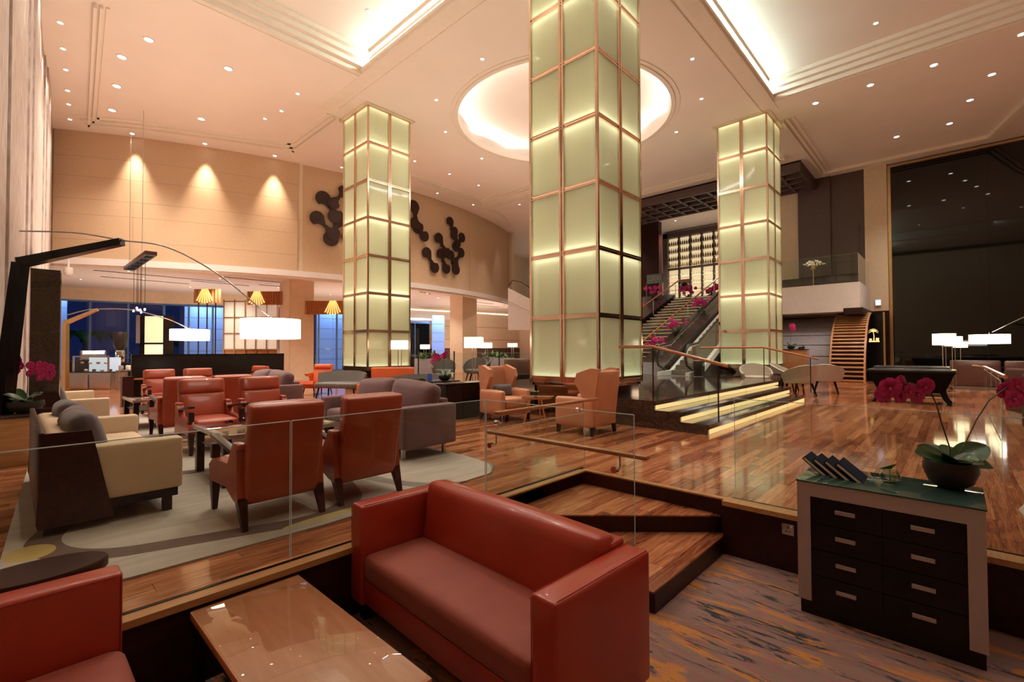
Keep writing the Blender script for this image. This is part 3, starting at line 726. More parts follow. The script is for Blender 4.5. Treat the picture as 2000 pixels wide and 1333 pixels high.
pane('glass_balustrade', 'clear glass balustrade pane to the left of the drawer cabinet', 4.305, 1.40, 4.305, -.35, -.02, .86, group=GB)
pane('glass_balustrade', 'clear glass balustrade pane at the right edge behind the orchid bowl', 4.305, -.36, 4.305, -2.2, -.02, .86, group=GB)
def handrail(label, p0, p1, side, mounts, w=.06, h=.03):
    p0, p1 = Vector(p0), Vector(p1); d = p1-p0; L = d.length; a = math.atan2(d.y, d.x)
    t = thing('handrail', label, 'handrail', p0, a)
    m_ = MB(); m_.rbox((L/2, 0, 0), (L, w, h), .008); m_.build('wooden_bar', M['rail'], t, 40)
    for f in mounts:
        b = MB(); b.cyl((L*f, 0, -.015), (L*f, 0, -.10), .007, n=8); b.tube([(L*f, 0, -.095), (L*f, side*.05, -.10)], .008, 8); b.build('bracket', M['steel'], t, 40)
        b = MB(); b.cyl((L*f, side*.048, -.10), (L*f, side*.085, -.10), .024, n=16); b.build('disc_mount', M['chrome'], t, 40)
    return t
handrail('long teak handrail on the glass beside the corner steps', (2.96, 3.07, .555), (2.96, 1.52, .545), -1, (.06, .86))
handrail('short teak handrail on the glass behind the corner steps', (2.95, 2.97, .73), (4.55, 2.97, .73), 1, (.05, .84))
# ================================================================ SUNKEN AREA FURNITURE
PZ = -.45
t = thing('loveseat', 'red leather loveseat with square arms in the sunken area', 'sofa', (1.87, 2.015, PZ), R(-92.5))
# local: width along x (length 1.76), front towards -y
L2 = 1.76; D2 = .72
for sx in (-1, 1):
    m_ = MB(); m_.rbox((sx*(L2/2-.07), .0, .425), (.14, D2, .63), .018, puff=(.004,0,.006)); a = m_.build('armrest', M['redleather'], t, 50)
    s_ = MB()
    for yy in (-D2/2-.001,): s_.box(sx*(L2/2-.07)-.066, yy, .13, sx*(L2/2-.07)-.064, yy+.004, .725)
    s_.tube([(sx*(L2/2-.012), -D2/2+.02, .741), (sx*(L2/2-.012), D2/2-.02, .741)], .0022, 5); s_.tube([(sx*(L2/2-.128), -D2/2+.02, .741), (sx*(L2/2-.128), D2/2-.02, .741)], .0022, 5)
    s_.build('seam', M['redleather'], a)
m_ = MB(); m_.rbox((0, D2/2-.07, .44), (L2-.28, .13, .66), .02); m_.build('back_frame', M['redleather'], t, 50)
m_ = MB(Matrix.Translation((0, D2/2-.17, .60)) @ Matrix.Rotation(R(-8), 4, 'X')); m_.rbox((0, 0, .0), (L2-.29, .19, .43), .055, puff=(0,.02,.012), n=10); m_.build('back_cushion', M['redleather'], t, 60)
m_ = MB(); m_.rbox((0, -.08, .36), (L2-.29, D2-.17, .17), .045, puff=(0,.004,.022), n=10); m_.build('seat_cushion', M['redfabric'], t, 60)
m_ = MB(); m_.rbox((0, -.03, .20), (L2-.28, D2-.10, .15), .01); m_.build('base_rail', M['redleather'], t, 40)
for sx in (-1, 1):
    for sy in (-1, 1): MB().box(sx*.80-.03, sy*.29-.03, 0, sx*.80+.03, sy*.29+.03, .12).build('leg', M['espresso'], t)
t = thing('armless_chair', 'red leather armless seat cropped at the lower left corner', 'chair', (-.12, 2.50, PZ), R(0))
m_ = MB(); m_.rbox((0, .305, .43), (.96, .14, .64), .02, puff=(0,.0,.004), n=8); b = m_.build('backrest', M['redleather'], t, 50)
s_ = MB(); s_.tube([(-.46, .237, .738), (.46, .237, .738)], .003, 5); s_.tube([(.474, .237, .13), (.474, .237, .73)], .003, 5); s_.build('welt', M['redleather'], b)
m_ = MB(); m_.rbox((.03, -.07, .33), (.92, .62, .21), .06, puff=(0,0,.03), n=10); m_.build('seat_cushion', M['redfabric'], t, 60)
m_ = MB(); m_.rbox((0, -.02, .17), (.94, .66, .14), .01); m_.build('base', M['redleather'], t, 40)
for sx in (-1, 1):
    for sy in (-1, 1): MB().box(sx*.42-.025, sy*.28-.025, 0, sx*.42+.025, sy*.28+.025, .11).build('leg', M['espresso'], t)
# coffee table
t = thing('coffee_table', 'low wooden coffee table with a glass top beside the red loveseat', 'table', (.905, 2.19, PZ), R(0))
MB().rbox((0, 0, .405), (.54, 1.28, .036), .003).build('top', M['walnut'], t, 40)
MB().rbox((0, 0, .4275), (.53, 1.27, .007), .002).build('glass_sheet', M['tableglass'], t, 40)
MB().box(-.22, -.59, .33, .22, -.56, .386).box(-.22, .56, .33, .22, .59, .386).box(-.25, -.56, .33, -.22, .56, .386).box(.22, -.56, .33, .25, .56, .386).build('apron', M['espresso'], t)
for sx in (-1, 1):
    for sy in (-1, 1):
        MB().box(sx*.235-.02, sy*.60-.02, 0, sx*.235+.02, sy*.60+.02, .386).build('leg', M['espresso'], t)
# drawer cabinet: front faces -x
t = thing('drawer_cabinet', 'black eight-drawer cabinet with a silver frame and glass top', 'cabinet', (3.6, .335, PZ), R(0))
hw = .445; dp = .54
MB().box(.02, -hw+.01, 0, dp-.02, hw-.01, .10).build('plinth', M['espresso'], t)
MB().box(.02, -hw+.005, .10, dp, hw-.005, .85).build('carcass', M['espresso'], t)
fr = MB(); fr.box(0, hw-.075, .095, .03, hw, .775); fr.box(0, -hw, .095, .03, -hw+.075, .775); fr.box(0, -hw, .775, .03, hw, .862); fr.build('front_frame', M['silverframe'], t)
MB().box(.03, hw-.012, .095, dp, hw, .862).build('side_panel', M['silverframe'], t); MB().box(.03, -hw, .095, dp, -hw+.012, .862).build('side_panel', M['silverframe'], t)
MB().rbox((dp/2, 0, .868), (dp+.01, 2*hw+.012, .011), .002).build('glass_top', M['teal'], t, 40)
for c in range(2):
    for r in range(4):
        y0 = -hw+.079 + c*(hw-.079+.002) ; y1 = y0 + hw-.083; z0 = .104 + r*.168; z1 = z0+.163
        d = MB().box(.006, y0, z0, .026, y1, z1).build('drawer', M['espresso'], t)
        yc = (y0+y1)/2
        h = MB(); h.rbox((-.002, yc, (z0+z1)/2+.012), (.012, .105, .026), .002); h.build('handle', M['steel'], d, 40)
TZ = PZ + .874
# four leaning menus
def menu(x, y, lean, rz, label):
    t = thing('menu_book', label, 'menu', (x, y, TZ), rz, 'navy menu books on the cabinet')
    m_ = MB(Matrix.Rotation(lean, 4, 'X')); m_.box(-.11, .0, 0, .11, .006, .17); m_.box(-.11, .024, 0, .11, .030, .17); m_.box(-.113, 0, 0, -.108, .030, .17)
    m_.build('cover', M['navy'], t)
    m_ = MB(Matrix.Rotation(lean, 4, 'X')); m_.box(-.106, .006, .003, .104, .024, .164); m_.build('pages', M['paper'], t)
for k, (lb, dy) in enumerate((('rightmost of the four leaning navy menu books, nearest the small plant', .0), ('second navy leaning menu book from the right on the cabinet', .062), ('third navy leaning menu book from the right on the cabinet', .124), ('leftmost navy menu book of the leaning row at the cabinet corner', .186))):
    menu(3.80 + .02*k, .475 + dy, R(-62), R(6), lb) if False else None
    t = thing('menu_book', lb, 'menu', (3.76 + .022*k, .44 + dy*1.1, TZ + .001), R(0), 'navy menu books on the cabinet')
    A = Matrix.Translation((0, 0, 0)) @ Matrix.Rotation(R(-50), 4, 'X')
    c = MB(A); c.box(0, 0, 0, .22, .005, .175); c.box(0, .021, 0, .22, .026, .175); c.box(.0, 0, .170, .22, .026, .175); c.build('cover', M['navy'], t)
    MB(A).box(.003, .005, .002, .217, .021, .170).build('pages', M['paper'], t)
M['lime'] = plain('lime_leaf', (.14, .42, .04), .4)
# votive glass with floating leaf
t = thing('glass_vase', 'small round clear glass vase with one green leaf on the cabinet', 'vase', (3.90, .315, TZ))
MB().lathe([(.0, 0), (.035, .0), (.052, .02), (.056, .045), (.046, .07), (.040, .085), (.037, .085), (.043, .068), (.052, .045), (.047, .022), (.0, .012)], n=28).build('glass', M['vaseglass'], t, 60)
def blade(L, W, droop, fold=.25, n=8, lift=0.0):
    def f(u, v):
        w = W*math.sin(PI*min(1, u*.93+.05))**.7; s = (v-.5)*2
        return (L*u, s*w*.5, lift*u*L + droop*L*(math.sin(u*PI*.9)*.5 - u*u*.9) + abs(s)*w*fold)
    return f
m_ = MB(Matrix.Translation((-.01, 0, .10)) @ Matrix.Rotation(R(100), 4, 'Z') @ Matrix.Rotation(R(25), 4, 'Y')); m_.sheet(lambda u, v: (.052*math.cos(2*PI*v)*u*(1+.15*math.cos(2*PI*v)), .05*math.sin(2*PI*v)*u, .012*u*u+.012*math.sin(2*PI*v)), 4, 20, .0015); lf = m_.build('leaf', M['lime'], t, 60)
m_ = MB(); m_.tube([(0, 0, .012), (.0, .004, .05), (-.02, 0, .085)], .003, 6); m_.build('stem', M['shrub'], t, 60)
# ---- orchids
def flower_mesh():
    m_ = MB()
    for k in range(5):
        a = PI/2 + k*2*PI/5; w = 1.25 if k in (1, 4) else .85; l = 1.0 if k in (1, 4) else 1.05
        m_.M = Matrix.Rotation(a, 4, 'Z')
        m_.sheet(lambda u, v: (.05*l*(u*.95+.05), (v-.5)*.066*w*math.sin(PI*min(1, u*.80+.15))**.5, .010*math.sin(u*PI*.8)-.006*abs(v-.5)*2), 5, 4)
    return m_
fl_me = flower_mesh().mesh('flower', M['petal'], 60)
lip_me = MB().rbox((0, -.004, .010), (.013, .018, .014), .006).mesh('lip', M['lip'], 60)
def flower(parent, p, s, aim, name='flower'):
    o = inst(name, fl_me, parent, p, scale=(s, s, s)); o.rotation_euler = Vector(aim).to_track_quat('Z', 'Y').to_euler(); inst('lip', lip_me, o); return o
def orchid(label, loc, bowl_r, bowl_h, leaves, stems, flowers, fs=1.0, aim=(-.6, -.7, .1), leafL=.2, shape='wide', group=None):
    t = thing('potted_orchid', label, 'orchid', loc, 0, group)
    pr = [(.0, .0), (bowl_r*.45, 0), (bowl_r*.80, bowl_h*.22), (bowl_r, bowl_h*.65), (bowl_r*.97, bowl_h), (bowl_r*.90, bowl_h), (bowl_r*.88, bowl_h*.8)] if shape == 'wide' else [(0, 0), (bowl_r*.7, 0), (bowl_r, bowl_h), (bowl_r*.9, bowl_h)]
    MB().lathe(pr, n=32).build('bowl', M['bowl'], t, 50); MB().lathe([(bowl_r*.9, bowl_h*.85), (.001, bowl_h*.92)], n=20).build('potting_bark', M['soil'], t)
    for k, (a, L, W, dr, lf_) in enumerate(leaves):
        m_ = MB(Matrix.Translation((0, 0, bowl_h*.9)) @ Matrix.Rotation(R(a), 4, 'Z') @ Matrix.Rotation(R(-34)*math.sin(R(223-a)), 4, 'X')); m_.sheet(blade(L, W, dr, .12, 8, lf_), 10, 4, .003); m_.build('leaf', M['leaf'], t, 60)
    for s_ in stems: MB().tube(s_, .004 if len(s_) < 6 else .004, 6).build('stem', M['stem'], t, 60)
    for p in flowers:
        flower(t, p, fs*random.uniform(.85, 1.1), (aim[0]+random.uniform(-.3, .3), aim[1]+random.uniform(-.3, .3), aim[2]+random.uniform(-.3, .3)))
    return t
#MAINORCHID
B = Vector((4.03, .03, TZ)); rg = Vector((R3.x, R3.y, 0)).normalized()   # rg: direction along the cabinet's view, used only to lay the stems out
def W_(s, z, f=0): return (rg.x*s + f*math.cos(HEAD), rg.y*s + f*math.sin(HEAD), z)
fls = [W_(-.15, .63), W_(-.175, .575, .03), W_(-.25, .60), W_(-.31, .645), W_(-.285, .58, .02), W_(-.37, .62), W_(-.40, .575, .02), W_(.37, .60, .02), W_(.42, .63), W_(.40, .55), W_(.46, .60), W_(.49, .55)]
orchid('dark bowl of magenta orchids with broad leaves on the drawer cabinet', B, .135, .165,
       [(136, .27, .15, .05, .38), (155, .20, .14, .05, .6), (105, .17, .13, .05, .7), (60, .15, .13, .1, .7), (10, .16, .13, .1, .6), (-30, .22, .15, .05, .62), (-55, .24, .15, .22, .08), (-85, .15, .13, .2, .3), (223, .14, .12, .1, .35), (190, .17, .14, .1, .35), (250, .14, .12, .1, .4)],
       [[W_(-.0, .14), W_(.0, .24), W_(-.05, .40), W_(-.08, .52), W_(-.13, .62), W_(-.24, .65), W_(-.38, .63)], [W_(.02, .14), W_(.10, .28), W_(.17, .42), W_(.25, .54), W_(.36, .62), W_(.48, .61)]], fls, 1.15, (-.7, -.65, .0))
# wall socket
t = thing('wall_socket', 'silver three-pin wall socket on the dark pit wall beside the cabinet', 'socket', (4.178, .97, -.12))
MB().rbox((-.004, 0, 0), (.008, .086, .086), .004).build('plate', M['steel'], t, 40)
MB().box(-.0095, -.004, .008, -.007, .004, .022).box(-.0095, -.018, -.018, -.007, -.006, -.012).box(-.0095, .006, -.018, -.007, .018, -.012).build('socket_hole', M['black'], t)
MB().rbox((-.010, -.024, .028), (.004, .012, .020), .002).build('switch', M['bar'], t)
# ================================================================ RUGS
for k, y0 in enumerate((3.42, 8.02)):
    pts = [(-.05, y0+.45), (.05, y0+.05), (.5, y0+.0), (1.6, y0-.02), (3.45, y0+.12), (3.72, y0+.35), (3.80, y0+1.0), (3.78, y0+4.0), (2.0, y0+4.15), (.15, y0+4.1), (.06, y0+2.5)]
    r_ = MB().prism(pts, .001, .012).build('area_rug', M['rug']); tag(r_, ('grey and brown swirl patterned rug under the nearest seating group', 'grey patterned rug under the second seating group further back')[k], 'rug')
r_ = MB().prism([(4.75, -.42), (5.5, -.35), (6.4, -.55), (7.3, -1.0), (8.2, -1.9), (8.4, -3.6), (4.6, -3.6)], .001, .012).build('area_rug', M['rug']); tag(r_, 'pale rug with a dark brown corner behind the cabinet at the right edge', 'rug')
MB().prism([(4.75, -.55), (4.95, -.62), (5.15, -.85), (5.25, -1.3), (5.1, -1.9), (4.65, -2.0)], .0125, .0145).build('brown_patch', plain('brown_pile', (.10, .065, .055), .95, spec=.1), r_)
# low black table at the far left behind the glass
t = thing('side_table', 'low dark oval side table behind the glass at the left edge', 'table', (.10, 3.38, .012))
MB().lathe([(0, .12), (.27, .12), (.28, .13), (.28, .17), (.27, .18), (0, .18)], n=36, sy=.6).build('top', M['mahog'], t, 40)
MB().lathe([(.22, 0), (.22, .02), (.20, .04), (.22, .12)], n=30, sy=.6).build('pedestal', M['espresso'], t, 40)
# ================================================================ RUST CHAIRS
def rust_chair(label, loc, rz, group):
    t = thing('lounge_chair', label, 'chair', loc, rz, group); w = .60
    A = Matrix.Translation((0, .30, .17)) @ Matrix.Rotation(R(-11), 4, 'X')
    m_ = MB(A); m_.rbox((0, .02, .37), (w-.06, .10, .74), .03, puff=(0,.01,0), n=6); m_.build('back_shell', M['chairleather'], t, 60)
    m_ = MB(A); m_.rbox((0, -.045, .64), (w-.08, .09, .19), .035, puff=(0,.012,.004), n=8); m_.build('headrest', M['chairleather'], t, 60)
    m_ = MB(A); m_.rbox((0, -.04, .37), (w-.08, .08, .35), .035, puff=(0,.018,.004), n=8); m_.build('back_cushion', M['chairleather'], t, 60)
    m_ = MB(); m_.rbox((0, -.04, .34), (w-.12, .60, .16), .04, puff=(0,0,.02), n=8); m_.build('seat', M['chairleather'], t, 60)
    for sx in (-1, 1):
        x = sx*(w/2-.02)
        m_ = MB(); m_.extr([(-.30,.24),(-.33,.36),(-.24,.42),(.14,.44),(.24,.58),(.34,.58),(.37,.18),(.26,.20),(.10,.26)], 'x', x-.035, x+.035); m_.build('side_panel', M['chairleather'], t)
        m_ = MB(Matrix.Translation((x, -.03, .555)) @ Matrix.Rotation(R(-7), 4, 'X')); m_.rbox((0, 0, 0), (.065, .60, .028), .008); m_.build('armrest', M['mahog'], t, 40)
        m_ = MB(); m_.rbox((x, -.29, .47), (.06, .07, .12), .008); m_.build('arm_post', M['mahog'], t, 40)
        m_ = MB(); m_.rbox((x, .30, .585), (.075, .14, .05), .02); m_.build('arm_cap', M['chairleather'], t, 60)
        MB().hexa([(x-.018,-.32,0),(x+.018,-.32,0),(x+.018,-.285,0),(x-.018,-.285,0)], [(x-.033,-.33,.27),(x+.033,-.33,.27),(x+.033,-.25,.27),(x-.033,-.25,.27)]).build('leg', M['mahog'], t)
        MB().hexa([(x-.018,.40,0),(x+.018,.40,0),(x+.018,.44,0),(x-.018,.44,0)], [(x-.033,.29,.22),(x+.033,.29,.22),(x+.033,.37,.22),(x-.033,.37,.22)]).build('leg', M['mahog'], t)
    return t
GC = 'rust leather lounge chairs around the glass tables'
c0 = rust_chair('rust leather lounge chair seen from behind, left of the nearest pair', (1.43, 4.10, .012), R(180), GC)
for (x, y, rz, lb) in ((2.16, 4.12, 180, 'rust leather lounge chair seen from behind, right of the nearest pair'),
    (1.80, 7.10, 0, 'rust leather lounge chair facing the camera behind the nearest glass table, left one'), (2.54, 7.10, 0, 'rust leather lounge chair facing the camera behind the nearest glass table, right one'),
    (1.78, 8.75, 180, 'rust leather chair seen from behind in the second group, left one'), (2.42, 8.75, 180, 'rust leather chair seen from behind in the second group, right one'),
    (2.14, 11.70, 0, 'rust leather chair facing the camera at the back, beside the dark café counter'), (2.84, 11.75, 0, 'rust leather chair facing the camera at the back, second from the left')):
    dup(c0, (x, y, .012), R(rz), lb)
# glass topped tables
def gtable(label, loc):
    t = thing('glass_table', label, 'table', loc, 0, 'glass topped tables between the chairs')
    MB().rbox((0, 0, .495), (1.10, 1.0, .012), .003).build('glass_top', M['tableglass'], t, 40)
    fr = MB()
    for s_ in (-1, 1): fr.box(-.55, s_*.48-.03, .45, .55, s_*.48+.03, .488); fr.box(s_*.52-.03, -.5, .45, s_*.52+.03, .5, .488)
    fr.build('top_frame', M['steel'], t)
    MB().box(-.50, -.46, .30, .50, .46, .315).build('lower_shelf', M['espresso'], t)
    for sx in (-1, 1):
        for sy in (-1, 1): MB().box(sx*.50-.035, sy*.45-.035, 0, sx*.50+.035, sy*.45+.035, .45).build('leg', M['espresso'], t)
    return t
g0 = gtable('glass topped table with dark legs between the nearest rust chairs', (1.90, 5.45, .012)); dup(g0, (1.90, 10.1, .012), 0, 'glass topped table of the second seating group')
# ---- cream sofas with dark wood shell
def cream_sofa(label, loc, rz, pl):
    t = thing('cream_sofa', label, 'sofa', loc, rz, 'cream sofas along the veined wall'); L = 2.1
    for sx in (-1, 1):
        m_ = MB(); m_.rbox((sx*(L/2-.08), -.06, .385), (.15, .70, .40), .02, puff=(.004,0,.004)); m_.build('armrest', M['cream'], t, 50)
        x = sx*(L/2-.01); m_ = MB(); m_.extr([(.02,.06),(.42,.06),(.43,.10),(.40,.71),(.15,.71)], 'x', x-.015+sx*.01, x+.015+sx*.01); m_.build('shell_side', M['mahog'], t)
    m_ = MB(); m_.rbox((0, .405, .39), (L+.02, .035, .66), .012); m_.build('shell_back', M['mahog'], t, 40)
    m_ = MB(); m_.rbox((0, .30, .45), (L-.3, .16, .46), .04, puff=(0,.01,.01)); m_.build('back_cushion', M['cream'], t, 60)
    m_ = MB(); m_.rbox((0, -.06, .33), (L-.32, .66, .17), .04, puff=(0,0,.02), n=8); m_.build('seat_cushion', M['cream'], t, 60)
    MB().box(-L/2+.02, -.38, .12, L/2-.02, .40, .19).build('plinth', M['espresso'], t)
    for sx in (-.96, 0, .96):
        for sy in (-.32, .36): MB().box(sx-.03, sy-.03, 0, sx+.03, sy+.03, .12).build('leg', M['espresso'], t)
    return t
cs = cream_sofa('cream sofa with a dark wood shell nearest the camera at left', (.56, 5.62, .012), R(90), None)
cs2 = dup(cs, (.62, 10.25, .012), R(90), 'cream sofa with a dark wood shell in the second group behind')
def pillow(label, loc, rot, sz, mat, group):
    m_ = MB(); m_.rbox((0, 0, 0), (sz[0], sz[1], sz[2]), sz[1]*.45, puff=(0, sz[1]*.25, 0), n=8)
    o = m_.build('pillow', mat, None, 60, loc, rot); return tag(o, label, 'pillow', group)
for k, (y, lb) in enumerate(((4.95, 'grey slate pillow at the near end of the nearest cream sofa'), (5.35, 'second grey slate pillow on the nearest cream sofa'), (6.1, 'grey slate pillow at the far end of the nearest cream sofa'), (9.75, 'grey slate pillow at the near end of the second cream sofa'), (10.6, 'grey slate pillow at the far end of the second cream sofa'))):
    pillow(lb, (.40 + (.06 if y > 8 else 0), y, .645), (R(-16), R(0), R(90 + (6, -8, 3, 5, -3)[k])), (.46, .15, .38), M['slate'], 'slate pillows on the cream sofas')
# ---- mauve sofas, facing -x
def mauve_sofa(label, loc, rz):
    t = thing('mauve_sofa', label, 'sofa', loc, rz, 'mauve fabric sofas'); L = 2.1
    for sx in (-1, 1):
        m_ = MB(); m_.rbox((sx*(L/2-.08), 0, .375), (.16, .78, .49), .03, puff=(.006,0,.006), n=6); m_.build('armrest', M['mauve'], t, 60)
    m_ = MB(); m_.rbox((0, .32, .42), (L-.32, .14, .50), .03); m_.build('back_frame', M['mauve'], t, 60)
    m_ = MB(); m_.rbox((0, .0, .22), (L-.32, .74, .18), .02); m_.build('base', M['mauve'], t, 60)
    for s_ in (-1, 1):
        m_ = MB(); m_.rbox((s_*(L/4-.08), -.07, .38), (L/2-.17, .64, .16), .05, puff=(0,0,.02), n=8); m_.build('seat_cushion', M['mauve'], t, 60)
        m_ = MB(Matrix.Translation((s_*(L/4-.08), .17, .64)) @ Matrix.Rotation(R(-12), 4, 'X') @ Matrix.Rotation(R(s_*3), 4, 'Y')); m_.rbox((0, 0, 0), (L/2-.15, .20, .46), .08, puff=(0,.05,.02), n=10); m_.build('back_pillow', M['mauve'], t, 60)
    for sx in (-.9, .9):
        for sy in (-.3, .3): MB().box(sx-.02, sy-.02, 0, sx+.02, sy+.02, .13).build('leg', M['steel'], t)
    return t
ms = mauve_sofa('mauve fabric sofa nearest the camera, right of the rust chairs', (3.46, 5.62, .012), R(-90))
dup(ms, (3.55, 10.35, .012), R(-90), 'mauve fabric sofa of the second group behind')
# ---- console with orchid at the veined wall
t = thing('wood_console', 'low golden wood console with a pale top against the veined wall', 'console', (-.08, 7.72, 0))
MB().rbox((.18, .45, .27), (.40, .88, .54), .005).build('body', M['oak'], t, 40); MB().rbox((.18, .45, .555), (.43, .92, .03), .005).build('top', M['marble'], t, 40); MB().box(.0, .02, 0, .36, .04, .04).build('plinth', M['espresso'], t)
def V_(s, z, f=0): return W_(s, z, f)
orchid('dark bowl of bright magenta orchids on the wood console at left', (.13, 7.98, .57), .165, .14,
       [(140, .24, .10, .3, .5), (175, .18, .09, .2, .8), (90, .15, .09, .1, 1.2), (-40, .22, .10, .25, .7), (-70, .18, .09, .4, .4), (30, .16, .08, .2, .8), (220, .14, .08, .3, .3)],
       [[V_(0, .12), V_(.02, .3), V_(.02, .42), V_(-.02, .55), V_(-.05, .60)], [V_(.02, .42), V_(.10, .50), V_(.20, .50), V_(.26, .46)]],
       [V_(-.08, .63), V_(-.15, .66), V_(-.06, .55), V_(-.15, .55), V_(-.10, .49), V_(-.20, .61), V_(-.15, .40), V_(.05, .56), V_(.10, .49), V_(.15, .57), V_(.04, .47), V_(.17, .50), V_(.23, .56), V_(.23, .47), V_(.29, .53), V_(.32, .46), V_(.27, .42), V_(.17, .42)], .95, (-.7, -.65, .05))
# ---- arc lamps
def arc_lamp(label, base, mast_top, elbow_end, rod, shade_c, sw, sh, mat, mat2, mw=.055):
    t = thing('arc_lamp', label, 'floor lamp', base, 0, None); b = Vector(base)
    loc = lambda p: Vector(p) - b
    def beam(p, q, w0, w1):
        p, q = loc(p), loc(q); d = (q-p).normalized(); s_ = d.cross(Vector((math.cos(HEAD), math.sin(HEAD), 0))).normalized(); u = s_.cross(d).normalized()
        return MB().hexa([p-s_*w0-u*w0, p+s_*w0-u*w0, p+s_*w0+u*w0, p-s_*w0+u*w0], [q-s_*w1-u*w1, q+s_*w1-u*w1, q+s_*w1+u*w1, q-s_*w1+u*w1])
    beam(base, mast_top, mw*1.3, mw).build('mast', mat, t); beam(mast_top, elbow_end, mw*.95, mw*.7).build('upper_arm', mat, t)
    c = loc(mast_top); MB().cyl(c+Vector((0,0,-.06)), c+Vector((0,0,.06)), mw*.9, n=12).build('joint', mat2, t, 40)
    P = [Vector(p) for p in rod]; pts = []
    for i in range(len(P)-1):
        p0, p1, p2, p3 = P[max(i-1,0)], P[i], P[i+1], P[min(i+2,len(P)-1)]
        for k in range(6):
            s_ = k/6; pts.append(.5*((2*p1)+(-p0+p2)*s_+(2*p0-5*p1+4*p2-p3)*s_**2+(-p0+3*p1-3*p2+p3)*s_**3))
    pts.append(P[-1]); MB().tube([p-b for p in pts], .009, 8).build('rod', mat2, t, 60)
    c = loc(shade_c); r_ = sw/2
    sh_ = MB(); sh_.lathe([(r_, -sh/2), (r_, sh/2), (r_-.006, sh/2), (r_-.006, -sh/2), (r_, -sh/2)], c, 48); o = sh_.build('lamp_shade', M['shade'], t, 50)
    MB().lathe([(r_-.007, -.0), (.001, 0)], c+Vector((0,0,-sh/2+.02)), 40).build('diffuser', M['shade'], t)
    MB().cyl(c+Vector((0,0,sh/2-.02)), c+Vector((0,0,sh/2+.06)), .008, n=8).build('stem', mat2, t)
    MB().lathe([(0, 0), (mw*3.2, 0), (mw*3.2, .03), (0, .035)], n=32).build('base_plate', mat2, t, 40)
    return t
arc_lamp('large black arc lamp with white drum shade leaning in at left', (-.10, 8.1, .0), (.07, 7.93, 2.33), (.88, 7.07, 2.57),
         [(.06, 7.94, 2.70), (.50, 7.47, 2.68), (.88, 7.07, 2.59), (1.25, 6.67, 2.50), (1.67, 6.24, 2.17), (2.06, 5.83, 1.70)], (2.08, 5.81, 1.545), .63, .225, M['black'], M['steel'])
dy = 4.62
arc_lamp('brass arc lamp with a smaller white drum shade, behind the large one', (.72, 12.35, 0), (.72, 12.35, 1.84), (1.13, 11.93, 2.09),
         [(.72, 12.3, 1.98), (.95, 12.1, 2.07), (1.13, 11.93, 2.10), (1.58, 11.45, 2.08), (2.05, 10.95, 1.90), (2.34, 10.68, 1.72)], (2.35, 10.66, 1.60), .64, .21, M['brass'], M['steel'], .036)
# ================================================================ MIDDLE ZONE FURNITURE
# wing chairs (front towards -y local)
def wing_chair(label, loc, rz):
    t = thing('wing_chair', label, 'chair', loc, rz, 'peach leather wing chairs'); w = .68
    A = Matrix.Translation((0, .30, .14)) @ Matrix.Rotation(R(-7), 4, 'X')
    m_ = MB(A); m_.rbox((0, 0, .42), (w-.10, .13, .84), .03, puff=(0,.015,0), n=8); m_.build('backrest', M['peach'], t, 60)
    for sx in (-1, 1):
        x = sx*(w/2-.045)
        m_ = MB(Matrix.Translation((x, 0, 0)) @ Matrix.Rotation(R(sx*5), 4, 'Z')); m_.extr([(.36,.42),(.44,1.0),(.30,1.01),(.06,.93),(.02,.80),(.14,.60),(.20,.42)], 'x', -.04, .04); m_.build('wing', M['peach'], t, 40)
        m_ = MB(); m_.rbox((x, -.0, .34), (.10, .70, .44), .04, puff=(.008,0,.01), n=6); m_.build('armrest', M['peach'], t, 60)
        for yy in (-.30, .33): MB().hexa([(x-.02+sx*.02,yy-.02,0),(x+.02+sx*.02,yy-.02,0),(x+.02+sx*.02,yy+.02,0),(x-.02+sx*.02,yy+.02,0)], [(x-.03,yy-.03,.13),(x+.03,yy-.03,.13),(x+.03,yy+.03,.13),(x-.03,yy+.03,.13)]).build('leg', M['espresso'], t)
    m_ = MB(); m_.rbox((0, -.06, .33), (w-.20, .60, .18), .05, puff=(0,0,.02), n=8); m_.build('seat_cushion', M['peach'], t, 60)
    m_ = MB(); m_.rbox((0, .0, .19), (w-.18, .64, .12), .02); m_.build('seat_base', M['peach'], t, 60)
    return t
wc = wing_chair('peach wing chair turned away from the camera, right of the round table', (6.24, 4.27, 0), R(180))
dup(wc, (6.32, 6.12, 0), R(-8), 'peach wing chair facing the camera, left of the round table')
pillow('lilac lumbar pillow on the peach wing chair facing the camera', (6.30, 6.17, .53), (R(-12), 0, R(-8)), (.42, .12, .24), M['slate'], None)
t = thing('round_table', 'small round glass side table between the two peach wing chairs', 'table', (6.15, 5.2, 0))
MB().lathe([(0, .50), (.29, .50), (.30, .505), (.29, .512), (0, .512)], n=40).build('glass_top', M['tableglass'], t, 40)
for k in range(3):
    a = k*2*PI/3+.4; MB().tube([(.10*math.cos(a), .10*math.sin(a), .49), (.24*math.cos(a), .24*math.sin(a), 0)], .014, 8).build('leg', M['rail'], t, 40)
MB().lathe([(.24, .47), (.26, .47), (.26, .498), (.24, .498), (.24, .47)], n=36).build('ring_frame', M['rail'], t, 40)
t = thing('glass_vase', 'small glass vase with a green sprig on the round table', 'vase', (6.05, 5.12, .513))
MB().lathe([(0, 0), (.035, 0), (.04, .07), (.036, .07), (.032, .01)], n=20).build('glass', M['tableglass'], t, 40)
for k in range(5):
    m_ = MB(Matrix.Translation((0, 0, .06)) @ Matrix.Rotation(k*1.3, 4, 'Z')); m_.sheet(blade(.06, .03, .1, .1, 4, .6), 5, 2, .001); m_.build('leaf', M['shrub'], t, 60)
